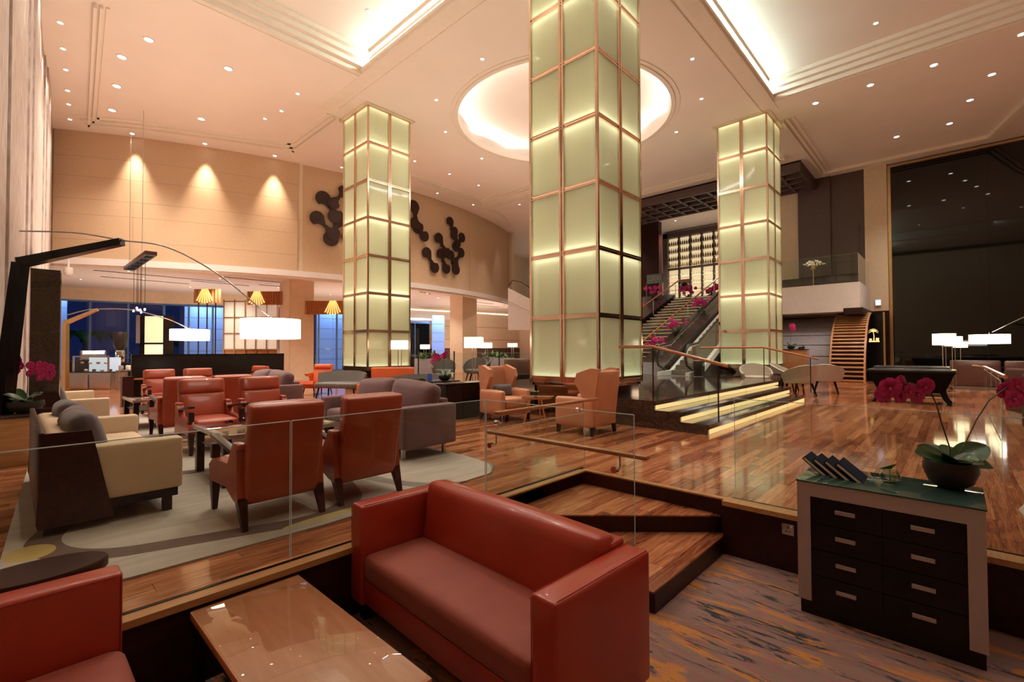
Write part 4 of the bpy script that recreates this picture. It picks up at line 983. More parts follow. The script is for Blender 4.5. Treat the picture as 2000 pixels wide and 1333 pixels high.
# dark planter buffet behind wing chair
t = thing('dark_buffet', 'long low black buffet cabinet between the mauve sofa and the peach chairs', 'cabinet', (6.0, 6.95, 0))
MB().rbox((0, 0, .33), (1.15, .42, .64), .006).build('body', M['espresso'], t, 40); MB().rbox((0, 0, .662), (1.19, .45, .02), .004).build('top', M['black'], t, 40)
for k in range(3): MB().box(-.55+k*.37, -.216, .05, -.55+k*.37+.36, -.208, .62).build('door', M['espresso'], t)
# orange lounge chair (faces -y local), grey benches, orange sofa
def lounge(label, loc, rz, mat):
    t = thing('lounge_chair', label, 'chair', loc, rz, None)
    m_ = MB(Matrix.Translation((0, .36, .26)) @ Matrix.Rotation(R(-20), 4, 'X')); m_.rbox((0, 0, .32), (.58, .12, .66), .04, puff=(0,.02,0)); m_.build('backrest', mat, t, 60)
    m_ = MB(Matrix.Translation((0, .36, .26)) @ Matrix.Rotation(R(-20), 4, 'X')); m_.rbox((0, -.06, .56), (.54, .12, .16), .05, puff=(0,.02,0)); m_.build('headrest', mat, t, 60)
    m_ = MB(); m_.sheet(lambda u, v: (-.28+.56*v, .40-1.0*u, .34-.10*math.sin(u*PI)+.10*u), 12, 2, .10); m_.build('seat', mat, t, 60)
    for sx in (-1, 1):
        m_ = MB(); m_.extr([(.44,.16),(.52,.62),(.40,.62),(.02,.60),(.10,.54),(.30,.50),(.12,.26)], 'x', sx*.31-.03, sx*.31+.03); m_.build('side_arm', mat, t)
        for yy, dy_ in ((-.10, -.05), (.40, .10)): MB().tube([(sx*.26, yy, .22), (sx*.28, yy+dy_, 0)], [.022, .012], 8).build('leg', M['espresso'], t)
    return t
lounge('bright orange lounge chair in profile left of the left lit column', (6.15, 13.75, 0), R(-52), M['orange'])
def bench(label, loc, rz, mat, L=1.3, h=.74):
    t = thing('lounge_sofa', label, 'sofa', loc, rz, None)
    m_ = MB(); m_.sheet(lambda u, v: ((-.5+u)*L*(1+.10*v), .26+.12*v-.35*(abs(u-.5)*2)**3, .30+(h-.30)*v - .06*(abs(u-.5)*2)**3*v), 16, 4, .05); m_.build('backrest', mat, t, 60)
    m_ = MB(); m_.rbox((0, 0, .36), (L*.96, .60, .14), .05, puff=(0,0,.02)); m_.build('seat', mat, t, 60)
    for sx in (-1, 1):
        for sy in (-1, 1): MB().tube([(sx*L*.40, sy*.22, .30), (sx*L*.44, sy*.27, 0)], [.026, .016], 8).build('leg', M['espresso'], t)
    return t
bench('grey curved-back sofa with black legs just left of the left lit column base', (6.15, 12.15, 0), R(-60), M['greyfab'], 1.3)
bench('dark grey curved-back sofa behind the mauve sofa pillows', (6.55, 9.05, 0), R(-50), M['greyfab'], 1.35, .72)
t = thing('orange_sofa', 'orange square sofa behind the mauve sofa in front of the left lit column', 'sofa', (7.35, 11.35, 0), R(133))
m_ = MB(); m_.rbox((0, .30, .50), (1.15, .16, .66), .03); m_.build('backrest', M['orange'], t, 60)
m_ = MB(); m_.rbox((0, -.05, .33), (1.15, .66, .20), .04, puff=(0,0,.02)); m_.build('seat', M['orange'], t, 60)
for sx in (-1, 1):
    MB().box(sx*.5-.02, -.3, 0, sx*.5+.02, -.26, .24).build('leg', M['rail'], t); MB().box(sx*.5-.02, .26, 0, sx*.5+.02, .30, .24).build('leg', M['rail'], t)
t = thing('ottoman', 'small orange ottoman beside the mauve sofa pillows', 'ottoman', (6.3, 10.9, 0))
m_ = MB(); m_.rbox((0, 0, .30), (.50, .50, .28), .04, puff=(0,0,.02)); m_.build('cushion', M['orange'], t, 60)
for sx in (-1, 1):
    for sy in (-1, 1): MB().box(sx*.2-.02, sy*.2-.02, 0, sx*.2+.02, sy*.2+.02, .17).build('leg', M['espresso'], t)
# display table with menus, blue card, orchid
t = thing('display_table', 'dark square table holding menus, a blue card and an orchid', 'table', (6.15, 8.0, 0))
MB().rbox((0, 0, .635), (.85, .60, .03), .004).build('top', M['espresso'], t, 40)
for sx in (-1, 1):
    for sy in (-1, 1): MB().box(sx*.38-.02, sy*.26-.02, 0, sx*.38+.02, sy*.26+.02, .62).build('leg', M['espresso'], t)
tt = thing('blue_card', 'small bright blue standing card on the dark display table', 'card', (6.02, 8.02, .651), R(-46))
MB().hexa([(-.05,-.03,0),(.05,-.03,0),(.05,.03,0),(-.05,.03,0)], [(-.045,-.004,.15),(.045,-.004,.15),(.045,.004,.15),(-.045,.004,.15)]).build('card', plain('blue_print', (.03, .10, .42), .4), tt)
for k in range(3):
    tt = thing('menu_book', ('topmost dark menu book of the small fanned stack on the display table', 'middle dark menu book of the fanned stack on the display table', 'lowest dark menu book of the fanned stack on the display table')[2-k], 'menu', (5.86-.02*k, 8.15, .652+.018*k), R(20*k), 'menus on the display table')
    MB().box(-.12, -.08, 0, .12, .08, .004).box(-.12, -.08, .012, .12, .08, .016).build('cover', M['navy'], tt); MB().box(-.115, -.075, .004, .115, .075, .012).build('pages', M['paper'], tt)
orchid('magenta orchid in a dark bowl on the display table in the middle distance', (6.30, 7.88, .651), .13, .10,
       [(150, .20, .07, .2, .5), (60, .14, .07, .0, 1.0), (-40, .22, .07, .2, .5), (10, .16, .07, .1, .9), (-100, .14, .06, .2, .5)],
       [[V_(0, .08), V_(-.02, .25), V_(-.04, .42), V_(-.10, .50), V_(-.2, .50)], [V_(.02, .08), V_(.0, .3), V_(.0, .52)]],
       [V_(-.24, .50), V_(-.19, .54), V_(-.14, .52), V_(-.20, .46), V_(-.12, .46), V_(-.06, .52), V_(0, .55), V_(.03, .58), V_(.0, .50), V_(-.26, .40)], .95, (-.7, -.65, 0), .2)
# floor lamps with square shades
def floor_lamp(label, x, y, zc, w, h, mat='shadewarm', legs=2, z0=0, P=8, cat='floor lamp'):
    t = thing('floor_lamp', label, cat, (x, y, z0), R(-46.8)); zc -= z0
    MB().rbox((0, 0, zc), (w, w*.8, h), .01).build('lamp_shade', M[mat], t, 40)
    MB().box(-w*.4, -.12, 0, w*.4, .12, .015).build('base', M['chrome'], t)
    for k in range(legs): MB().cyl(((k-(legs-1)/2)*.09, 0, .01), ((k-(legs-1)/2)*.09, 0, zc-h*.45), .011, n=8).build('pole', M['chrome'], t, 40)
    return t
floor_lamp('slim floor lamp with a glowing white shade against the left lit column', 7.25, 11.0, 1.44, .40, .24)
floor_lamp('larger glowing floor lamp in front of the second beige pillar', 9.6, 10.6, 1.52, .55, .32)
floor_lamp('small glowing lamp shade overlapping the larger one at its right', 13.84, 14.48, 1.49, .46, .22)
floor_lamp('tiny glowing lamp above the green planter at the blue doorway', 12.05, 16.38, 1.44, .36, .18)
floor_lamp('tiny glowing lamp far behind, just left of the nearest lit column', 17.5, 16.4, 1.54, .50, .18)
# glass rail in the distance
for k, (a, b, lb) in enumerate((((8.9, 12.45), (9.68, 11.62), 'clear glass rail pane in the middle distance nearest the left lit column'), ((9.68, 11.62), (10.66, 10.57), 'clear glass rail pane in the middle distance in front of the second beige pillar'), ((10.66, 10.57), (11.5, 9.7), 'clear glass rail pane in the middle distance behind the peach wing chair'))):
    tt = pane('glass_rail', lb, a[0], a[1], b[0], b[1], 0.02, 1.2, group='glass rail in the middle distance')
    MB().box(-.02, -.02, -.02, .02, .02, 1.24).build('post', M['screwmetal'], tt)
# leafy planters
def planter(label, x, y, z, n=60, r=.42, w=1.0, cat='plant'):
    t = thing('leafy_planter', label, cat, (x, y, 0), R(-46.8))
    MB().rbox((0, 0, z/2), (w, .35, z), .01).build('planter_box', M['grey'], t, 40)
    m_ = MB()
    for k in range(n):
        a, e = random.uniform(0, 2*PI), random.uniform(.2, 1.3); rr = r*random.uniform(.3, 1)
        m_.M = Matrix.Translation((random.uniform(-w*.42, w*.42), random.uniform(-.1, .1), z)) @ Matrix.Rotation(a, 4, 'Z') @ Matrix.Rotation(-e, 4, 'Y')
        m_.sheet(blade(rr, .09, .1, .1), 3, 2)
    f = m_.build('foliage', M['shrub'], t, 60); f['kind'] = 'stuff'; return t
planter('bushy green planter below the tiny lamp at the blue doorway', 11.6, 15.6, .95)
planter('bushy green planter just right of the second beige pillar', 16.6, 16.9, .95, 40, .4)
planter('bushy green planter between the beige pillar and the nearest lit column', 14.6, 14.2, .95, 40, .35, .9)
# wicker chairs, dark booth seats behind the rail
def tub(label, loc, rz, mat, s=1.0, grp=None, hz=None):
    t = thing('tub_chair', label, 'chair', loc, rz, grp)
    a0, a1 = R(-25), R(205)
    m_ = MB(); m_.sheet(lambda u, v: ((.33+.06*v)*s*math.cos(a0+(a1-a0)*u), (.29+.08*v)*s*math.sin(a0+(a1-a0)*u), (.34+(.17+.29*math.sin(PI*u)**1.1)*v)*(hz or s)), 22, 4, .045*s); m_.build('backrest', mat, t, 60)
    m_ = MB(); hs = hz or s; m_.lathe([(0, .32*hs), (.27*s, .32*hs), (.30*s, .36*hs), (.30*s, .42*hs), (.26*s, .455*hs), (0, .465*hs)], (0, -.03, 0), 24, .95); m_.build('seat', mat, t, 50)
    for sx in (-1, 1):
        for sy in (-1, 1): MB().tube([(sx*.17*s, sy*.17*s, .34*(hz or s)), (sx*.25*s, sy*.24*s, 0)], [.034, .018], 8).build('leg', M['espresso'], t, 50)
    return t
wk = tub('grey wicker tub chair behind the glass rail, left one', (11.3, 14.2, 0), R(-30), M['greyfab'], 1.25, 'wicker tub chairs behind the glass rail')
dup(wk, (12.2, 13.4, 0), R(-60), 'grey wicker tub chair behind the glass rail, middle one'); dup(wk, (12.9, 13.9, 0), R(-90), 'grey wicker tub chair behind the glass rail, right one by the pillar')
for k, (x, y, lb) in enumerate(((12.3, 10.9, 'brown leather booth bench behind the facing peach wing chair'), (13.6, 11.9, 'second brown leather booth bench further back by the lit column'))):
    t = thing('booth_bench', lb, 'bench', (x, y, 0), R(-46.8), 'booth benches behind the glass rail')
    MB().rbox((0, .2, .50), (1.5, .14, .95), .03).build('backrest', M['brownleather'], t, 50); MB().rbox((0, -.1, .25), (1.5, .55, .45), .04).build('seat', M['espresso'], t, 50)
# low partition behind the second group
t = thing('booth_partition', 'long black partition wall behind the back row of rust chairs', 'partition', (3.73, 14.35, 0))
MB().rbox((0, 0, .60), (3.50, .12, 1.20), .006).build('panel', M['espresso'], t, 40); MB().box(-1.75, -.07, 1.195, 1.75, .07, 1.215).build('top_cap', M['black'], t); MB().box(-1.85, -.3, .62, 1.78, -.06, .65).build('ledge', M['rail'], t); MB().box(-1.95, -.32, 0, -1.74, -.05, .70).build('end_post', M['mahog'], t)
dup(c0, (4.1, 13.2, 0), R(-75), 'rust leather lounge chair seen sideways in front of the black partition', GC)
# ================================================================ RIGHT SIDE
GT = 'ivory tub chairs by the marble platform'
tc = tub('ivory tub chair seen from behind, nearest the glowing steps', (15.0, 3.15, 0), R(133), M['ivory'], 1.18, GT, 1.06)
for (x, y, rz, lb) in ((16.3, 2.75, 100, 'ivory tub chair at right, closest to the slatted arch'), (16.35, 3.80, 0, 'ivory tub chair in front of the right lit column'), (15.55, 4.42, -60, 'ivory tub chair at left of the group beside the platform')):
    dup(tc, (x, y, 0), R(rz), lb)
t = thing('round_table', 'small dark round table amid the ivory tub chairs', 'table', (15.75, 3.75, 0)); MB().lathe([(0,.52),(.24,.52),(.24,.55),(0,.55)], n=28).build('top', M['espresso'], t, 40); MB().lathe([(.2,0),(.2,.02),(.04,.05),(.04,.52)], n=16).build('pedestal', M['espresso'], t, 40)
# slatted arch
ax, ay0, ay1 = 21.3, 2.40, 3.46
def arcp_(s):  # s 0..1 : side profile
    a = s*R(88); return (ax + 2.35*(1-math.cos(a)), 2.74*math.sin(a))
t = thing('slatted_arch', 'curved ladder-like arch of golden wooden slats at the end of the floor', 'arch', (0, 0, 0))
for y in (ay0, ay1):
    m_ = MB(); n = 20
    for k in range(n):
        (xa, za), (xb, zb) = arcp_(k/n), arcp_((k+1)/n); m_.hexa([(xa-.03,y-.03,za),(xa+.10,y-.03,za),(xa+.10,y+.03,za),(xa-.03,y+.03,za)], [(xb-.03,y-.03,zb),(xb+.10,y-.03,zb),(xb+.10,y+.03,zb),(xb-.03,y+.03,zb)])
    m_.build('side_rail', M['slat'], t)
sl = MB().box(-.02, ay0+.03, -.030, .05, ay1-.03, .030).mesh('slat', M['slat'])
for k in range(25):
    x, z = arcp_((k+.7)/25.5); inst('slat', sl, t, (x, 0, z), (0, R(84)*k/25, 0))
MB().sheet(lambda u, v: (arcp_(u)[0]+.12, ay0+(ay1-ay0)*v, arcp_(u)[1]), 16, 1, .02).build('backing', M['mahog'], t)
MB().box(ax-.12, ay0-.08, 0, ax+.3, ay1+.08, .06).build('plinth', M['rail'], t)
# curved grey boarded wall beside the arch
gwl = struct('wall_grey', MB().sheet(lambda u, v: (arcp_(u)[0]+.55, 3.5+2.7*v, arcp_(u)[1]*.96), 20, 1, .05), M['greydark'], smooth=30)
for k in range(8):
    u0, u1 = k/8+.004, (k+1)/8-.004
    MB().sheet(lambda u, v: (arcp_(u0+(u1-u0)*u)[0]+.53, 3.5+2.7*v, arcp_(u0+(u1-u0)*u)[1]*.96), 4, 1, -.02).build('board', M['grey'], gwl, 40)
# balcony
bl = struct('trim_balcony', MB().prism([(22.0,2.58),(25.2,2.58),(25.2,6.2),(22.0,6.2)], 2.74, 3.84), M['white'])
MB().box(21.98, 2.5, 2.62, 25.2, 3.1, 2.86).build('soffit_step', M['mahog'], bl)
struct('floor_balcony', MB().box(22.1, 2.7, 3.845, 25.3, 6.2, 3.86), M['granite'])
pane('balcony_glass', 'clear glass balustrade on the white balcony, front side', 22.05, 2.62, 22.05, 6.0, 3.86, 4.95, cat='glass panel'); pane('balcony_glass', 'clear glass balustrade on the white balcony, side facing the black glass wall', 22.06, 2.62, 25.1, 2.62, 3.86, 4.95, cat='glass panel')
MB().box(22.3, 2.0, 3.4, 25.3, 2.59, 4.6).build('dummy', None) if False else None
t = thing('flower_stand', 'slim stand with glowing white blossoms behind the balcony glass', 'flowers', (23.2, 4.3, 3.86))
MB().lathe([(.2,0),(.2,.02),(.02,.04),(.02,.75),(.09,.8),(.09,.9),(0,.9)], n=16).build('stand', M['brass'], t, 50)
m_ = MB()
for k in range(70):
    a, e, rr = random.uniform(0, 2*PI), random.uniform(0, .9), random.uniform(.1, .42); p = (rr*math.cos(a), rr*math.sin(a), .95+.16*math.cos(rr*3)+random.uniform(-.05,.05)); m_.M = Matrix.Translation(p); m_.rbox((0,0,0), (.06,.06,.05), .02)
f = m_.build('blossom', plain('cream_blossom', (.85, .74, .55), .6), t, 60); f['kind'] = 'stuff'
light('blossom_spot', 'SPOT', (0, 0, 1.9), 20, (1, .85, .6), (0, 0, .5), .05, angle=R(50), parent=t)
# host desk with orchid
t = thing('host_desk', 'wooden host desk between the right lit column and the grey wall', 'desk', (21.0, 4.62, 0))
MB().rbox((.3, 0, .63), (.6, .85, 1.26), .01).build('body', M['rail'], t, 40); MB().rbox((.3, 0, 1.275), (.66, .92, .03), .004).build('top', M['mahog'], t, 40)
orchid('pink orchid standing on the wooden host desk', (21.2, 4.72, 1.29), .14, .12, [(150, .22, .09, .2, .6), (-40, .22, .09, .2, .6), (60, .18, .09, 0, 1)], [[V_(0, .1), V_(-.02, .5), V_(.0, .75), V_(.08, .85)]], [V_(.02, .84), V_(.08, .86), V_(.05, .78), V_(.12, .80), V_(.0, .92), V_(.1, .93)], 1.6, (-.7, -.65, 0), .2)
t = thing('telephone', 'small black telephone on the wooden host desk', 'telephone', (21.15, 4.35, 1.29)); MB().hexa([(-.1,-.1,0),(.1,-.1,0),(.1,.1,0),(-.1,.1,0)], [(-.06,-.1,.05),(.1,-.1,.09),(.1,.1,.09),(-.06,.1,.05)]).build('base', M['black'], t); MB().rbox((.02,-.06,.10),(.06,.05,.03),.01).build('handset', M['black'], t)
# black tables with splayed legs
def black_table(label, loc):
    t = thing('game_table', label, 'table', loc, 0, 'black game tables')
    h = .74; L = 1.62; Wd = .95
    MB().rbox((0, 0, h), (Wd, L, .035), .01).build('top', M['black'], t, 40)
    r_ = MB()
    for s_ in (-1, 1): r_.rbox((s_*(Wd/2-.05), 0, h+.035), (.09, L-.1, .04), .018); 
    r_.build('rail_cushion', M['steelblack'], t, 40); MB().rbox((0, L/2-.05, h+.035), (Wd, .09, .04), .018).build('rail_cushion', M['steelblack'], t, 40); MB().rbox((0, -L/2+.05, h+.035), (Wd, .09, .04), .018).build('rail_cushion', M['steelblack'], t, 40)
    MB().hexa([(-.30,-.60,.26),(.30,-.60,.26),(.30,.60,.26),(-.30,.60,.26)], [(-.44,-.78,.72),(.44,-.78,.72),(.44,.78,.72),(-.44,.78,.72)]).build('body', M['matblack'], t)
    for sx in (-1, 1):
        for sy in (-1, 1): MB().tube([(sx*.30, sy*.55, .34), (sx*.33, sy*.62, .12), (sx*.40, sy*.70, 0)], [.06, .04, .028], 10).build('leg', M['matblack'], t, 50)
    MB().tube([(-.28, -.55, .15), (-.28, .55, .15)], .022, 8).build('foot_rail', M['brass'], t, 40)
    return t
M['steelblack'] = plain('satin_black', (.05, .047, .045), .25, .3)
bt = black_table('black game table with splayed legs nearest the orchid flowers', (14.9, .78, 0)); dup(bt, (17.4, .90, 0), 0, 'second black game table just behind the first')
# brown leather sofas at the window
def brown_sofa(label, loc, rz, L=1.5, h=.92):
    t = thing('leather_sofa', label, 'sofa', loc, rz, 'brown leather sofas at right')
    m_ = MB(); m_.rbox((0, .32, h*.55), (L, .18, h*.85), .04, puff=(0,.01,0)); m_.build('backrest', M['brownleather'], t, 60)
    m_ = MB(); m_.rbox((0, .30, h*.93), (L, .22, .13), .05); m_.build('top_roll', M['brownleather'], t, 60)
    m_ = MB(); m_.rbox((0, -.08, .33), (L-.3, .68, .24), .05, puff=(0,0,.02)); m_.build('seat', M['brownleather'], t, 60)
    for s_ in (-1, 1): MB().rbox((s_*(L/2-.09), -.04, .36), (.17, .74, .46), .04).build('armrest', M['brownleather'], t, 60)
    MB().box(-L/2+.05, -.35, .0, L/2-.05, .36, .10).build('plinth', M['steel'], t); return t
bs = brown_sofa('brown leather sofa back beyond the black tables, left one', (20.9, -.45, 0), R(90), 1.15)
dup(bs, (20.6, -1.65, 0), R(90), 'brown leather sofa back beyond the black tables, right one')
dup(bs, (12.6, -1.35, 0), R(40), 'brown leather armchair behind the glass rail at the right edge, further one'); dup(bs, (10.3, -1.40, 0), R(60), 'brown leather armchair behind the glass rail at the right edge, nearer one')
t = thing('beige_cabinet', 'beige block cabinet right of the brown sofas at the frame edge', 'cabinet', (20.2, -2.55, 0), 0); MB().rbox((0, 0, .45), (.6, .6, .9), .02).build('body', M['cream'], t, 40); MB().rbox((0,0,.91),(.64,.64,.02),.005).build('top', M['cream'], t, 40)
for x0, x1, lb in ((9.4, 11.7, 'clear glass rail pane at the right side under the teak rail, nearer one'), (11.71, 14.4, 'clear glass rail pane at the right side under the teak rail, further one')): pane('glass_rail', lb, x1, -.46, x0, -.46, .02, .84, group='glass rail at the right')
t = thing('handrail', 'teak handrail running above the glass rail at the right side', 'handrail', (0, 0, 0))
MB().tube([(14.6, -.30, .90), (13.6, -.46, .90), (9.3, -.50, .90)], .03, 8).build('wooden_bar', M['rail'], t, 40); MB().tube([(14.2, -.52, .72), (9.6, -.53, .72)], .025, 8).build('wooden_bar', M['rail'], t, 40)
for x in (10.2, 12.0, 13.8): MB().cyl((x, -.47, .03), (x, -.47, .88), .012, n=8).build('baluster', M['chrome'], t, 40)
# lamps at right
floor_lamp('tall floor lamp with a square glowing shade in front of the black glass wall', 18.9, .22, 1.56, .42, .34, 'shadewarm', 2, P=8)
floor_lamp('second glowing square floor lamp just behind and right of the first', 20.3, .02, 1.52, .34, .30, 'shadewarm', 2, P=6)
floor_lamp('third dimmer lamp shade peeking out right of the pair', 22.5, -.15, 1.42, .30, .20, 'shadewarm', 1, P=3)
arc_lamp('arc lamp with a wide white drum shade in front of the black glass wall', (18.3, -2.6, 0), (18.3, -2.6, 2.3), (18.5, -2.1, 2.45), [(18.2,-2.8,2.5),(18.5,-2.1,2.46),(18.7,-1.5,2.2),(18.9,-.78,1.75)], (18.9, -.72, 1.55), .84, .26, M['black'], M['steel'], .04)
# sign box and gilt emblem
t = thing('gilt_sign', 'dark upright sign panel with a small gilt palm emblem beside the arch', 'sign', (23.6, 2.28, 0))
MB().box(0, -.32, .0, .06, .30, 2.74).build('board', M['black'], t); MB().box(-.012, -.30, 0, .0, -.24, 2.74).build('edge_strip', M['brass'], t)
em = MB(); gx = -.02
em.tube([(gx, .06, 1.62), (gx, .05, 1.80), (gx, .075, 1.98)], [.020, .012, .010], 6)
for a in (15, 48, 80, 112, 145, 175, -20, 200): em.tube([(gx, .075, 1.98), (gx, .075+.09*math.cos(R(a)), 1.99+.09*math.sin(R(a))+.015), (gx, .075+.17*math.cos(R(a)), 1.96+.13*math.sin(R(a)))], [.010, .012, .003], 5)
em.tube([(gx, -.05, 1.62), (gx, -.06, 1.72)], .05, 8); em.tube([(gx, .17, 1.62), (gx, .16, 1.70)], .04, 8); em.box(gx-.01, -.12, 1.56, gx+.01, .22, 1.61)
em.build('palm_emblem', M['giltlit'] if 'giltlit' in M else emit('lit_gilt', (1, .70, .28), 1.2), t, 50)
t = thing('exit_lightbox', 'tiny white lit box on the beige pier above the gilt sign', 'sign', (25.2, 2.33, 3.25)); MB().rbox((0, 0, 0), (.05, .22, .28), .01).build('housing', M['bar'], t, 40); MB().box(-.03, -.09, -.11, -.026, .09, .11).build('lens', emit('white_sign', (.7, .8, 1), 1.0), t)
# ================================================================ STAIRS, ESCALATOR, LANDING
t = thing('grand_stairs', 'dark marble staircase with glowing treads rising beside the escalator', 'stairs', (0, 0, 0))
for k in range(22):
    x0 = 15.0 + .365*k; z = .45 + .1545*k
    MB().box(x0, 8.2, z-.02 if k else .45, x0+.40, 10.2, z+.15).build('step', M['marble'], t)
    MB().box(x0-.012, 8.25, z+.108, x0-.002, 10.15, z+.126).build('step_light', M['stairlight'], t)
def rail3(label, pts, y, posts, glassy=True):
    t = thing('stair_rail', label, 'handrail', (0, 0, 0), 0, 'stair handrails')
    MB().tube([(x, y, z) for x, z in pts], .035, 8).build('wooden_bar', M['rail'], t, 40)
    for x, z in posts: MB().cyl((x, y, z-.85), (x, y, z), .014, n=8).build('post', M['chrome'], t, 40)
rail3('teak handrail of the staircase nearest the escalator', [(15.2, 1.45), (23.4, 4.85)], 8.15, [(16.5, 1.98), (19.5, 3.22), (22.5, 4.47)])
rail3('teak handrail on the far side of the staircase', [(15.2, 1.45), (23.4, 4.85)], 10.2, [(17.5, 2.4), (20.5, 3.64), (22.9, 4.64)])
esc = thing('escalator', 'escalator with black glass sides and steel skirts rising to the bar', 'escalator', (0, 0, 0))
sl_ = .465
def ez(x): return .45 + max(0, (x-15.2)*sl_)
for y, nm in ((6.95, 'left'), (6.02, 'right')):
    prof = [(14.3, .47), (15.2, .50)] + [(15.2+k*.8, .50+k*.8*sl_) for k in range(1, 10)]
    m_ = MB()
    for (xa, za), (xb, zb) in zip(prof, prof[1:]): m_.hexa([(xa,y-.06,za-.1),(xb,y-.06,zb-.1),(xb,y+.06,zb-.1),(xa,y+.06,za-.1)], [(xa,y-.06,za+.10),(xb,y-.06,zb+.10),(xb,y+.06,zb+.10),(xa,y+.06,za+.10)])
    m_.build('skirt', M['bar'], esc)
    m_ = MB()
    for (xa, za), (xb, zb) in zip(prof, prof[1:]): m_.hexa([(xa,y-.01,za+.09),(xb,y-.01,zb+.09),(xb,y+.01,zb+.09),(xa,y+.01,za+.09)], [(xa,y-.01,za+.98),(xb,y-.01,zb+.98),(xb,y+.01,zb+.98),(xa,y+.01,za+.98)])
    m_.build('balustrade_glass', M['tableglass'], esc)
    hp = [(14.7, .62), (14.25, .80), (14.15, 1.15), (14.35, 1.42), (15.2, 1.50)] + [(x, z+1.0) for x, z in prof[2:]]
    MB().tube([(x, y, z) for x, z in hp], .035, 8).build('handrail', M['rubber'], esc, 50); MB().tube([(x, y, z-.045) for x, z in hp[3:]], .018, 6).build('rail_track', M['chrome'], esc, 50)
MB().hexa([(15.2,6.05,.3),(22.6,6.05,3.5),(22.6,6.92,3.5),(15.2,6.92,.3)], [(15.2,6.05,.46),(22.6,6.05,3.80),(22.6,6.92,3.80),(15.2,6.92,.46)]).build('truss', M['screwmetal'], esc)
for k in range(21):
    x = 15.1 + .34*k; z = .45 + .158*k; MB().box(x, 6.08, z-.05, x+.36, 6.89, z+.155).build('step', M['step'], esc); 
MB().box(14.2, 6.0, .449, 15.2, 7.0, .46).build('landing_plate', M['steel'], esc)
# granite flank with orchids between stairs and escalator
st2 = struct('wall_flank', MB().extr([(14.9,.45),(23.08,.45),(23.08,4.15),(15.2,.85)], 'y', 7.15, 8.1), M['granite'])
def floralmass(label, x, y, z, n, leaves=5):
    t = thing('orchid_cluster', label, 'orchid', (x, y, z), R(0), 'orchid clusters along the staircase')
    MB().lathe([(0,0),(.14,0),(.18,.12),(.16,.12)], n=16).build('bowl', M['bowl'], t, 50)
    for k in range(leaves):
        m_ = MB(Matrix.Translation((0,0,.1)) @ Matrix.Rotation(k*2*PI/leaves, 4, 'Z')); m_.sheet(blade(.34, .12, .2, .1, 5, .5), 6, 2, .003); m_.build('leaf', M['shrub'], t, 60)
    for k in range(n):
        flower(t, (random.uniform(-.3,.3), random.uniform(-.35,.35), random.uniform(.3,.62)), random.uniform(1.6, 2.2), (-.7+random.uniform(-.3,.3), -.6+random.uniform(-.3,.3), random.uniform(-.2,.3)))
for (x, y, z, n, lb) in ((15.9, 7.75, 1.12, 6, 'lowest magenta orchid cluster beside the stair handrail'), (17.6, 7.75, 1.84, 10, 'second magenta orchid cluster up the staircase'), (19.9, 7.75, 2.80, 12, 'third magenta orchid cluster up the staircase by the handrail'), (23.4, 7.4, 3.85, 12, 'topmost magenta orchid cluster at the escalator head'),
    (23.6, 8.7, 3.85, 12, 'magenta orchids at the stair head below the bottle wall, right'), (23.7, 9.9, 3.85, 12, 'magenta orchids at the stair head below the bottle wall, centre'), (22.6, 11.2, 3.90, 8, 'magenta orchids at the upper left of the staircase'), (20.0, 10.8, 2.82, 7, 'magenta orchids left of the staircase beside the lit column')): floralmass(lb, x, y, z, n)
struct('wall_flank', MB().extr([(14.9,.0),(23.08,.0),(23.08,4.1),(15.2,.85)], 'y', 10.3, 12.4), M['granite'])
t = thing('waste_bin', 'black waste bin at the foot of the escalator', 'bin', (14.55, 5.75, .45)); MB().rbox((0,0,.24),(.26,.26,.46),.02).build('body', M['black'], t, 40); MB().rbox((0,0,.485),(.28,.28,.03),.01).build('lid', M['steel'], t, 40)
# platform balustrades
for (x, lb) in ((7.72, 'teak-topped glass balustrade at the left edge of the marble steps'), (14.32, 'teak-topped glass balustrade at the right end of the marble steps')):
    t = thing('step_rail', lb, 'handrail', (0, 0, 0), 0, 'teak rails of the marble steps')
    MB().tube([(x, 5.6 if x > 10 else 4.52, 1.34), (x, 3.86, 1.34), (x-.15, 2.55, 1.03)], .028, 8).build('wooden_bar', M['rail'], t, 40)
    g = MB(); g.extr([(4.5 if x < 10 else 5.6, .46), (4.5 if x < 10 else 5.6, 1.28), (3.86, 1.28), (2.75, 1.02), (2.75, .16), (3.6, .46)], 'x', x+.02, x+.032); g.build('glass', M['glass'], t)
    for y, z0, z1 in ((3.86, .45, 1.33), (2.75, .15, 1.06)): MB().cyl((x, y, z0), (x, y, z1), .012, n=8).build('post', M['screwmetal'], t, 40)
# bottle wall
t = thing('bottle_wall', 'tall backlit shelf wall of bottles and glasses above the staircase', 'shelf', (29.7, 0, 0))
y0, y1, z0, z1 = 9.3, 14.05, 3.85, 8.95
MB().box(.22, y0, z0, .26, y1, z1-.35).build('backlit_panel', M['shelflit'], t)
fr = MB(); fr.box(-.05, y1-.32, z0, .3, y1, z1); fr.box(-.05, y0, z1-.32, .3, y1, z1); fr.build('frame', M['darkwood'], t)
ncol = 6; cw = (y1-.32-y0)/ncol
for k in range(1, ncol+1): MB().box(-.02, y1-.32-k*cw-.03, z0, .22, y1-.32-k*cw+.03, z1-.3).build('divider', M['screwmetal'], t)
rows = [4.0, 4.5, 5.0, 5.5, 6.0, 6.66, 7.12, 7.62, 8.12]
for z in rows: MB().box(.0, y0, z-.03, .22, y1-.32, z-.01).build('glass_shelf', M['crystal'], t)
MB().box(-.03, y0, 6.50, .22, y1-.3, 6.60).build('beam', M['screwmetal'], t)
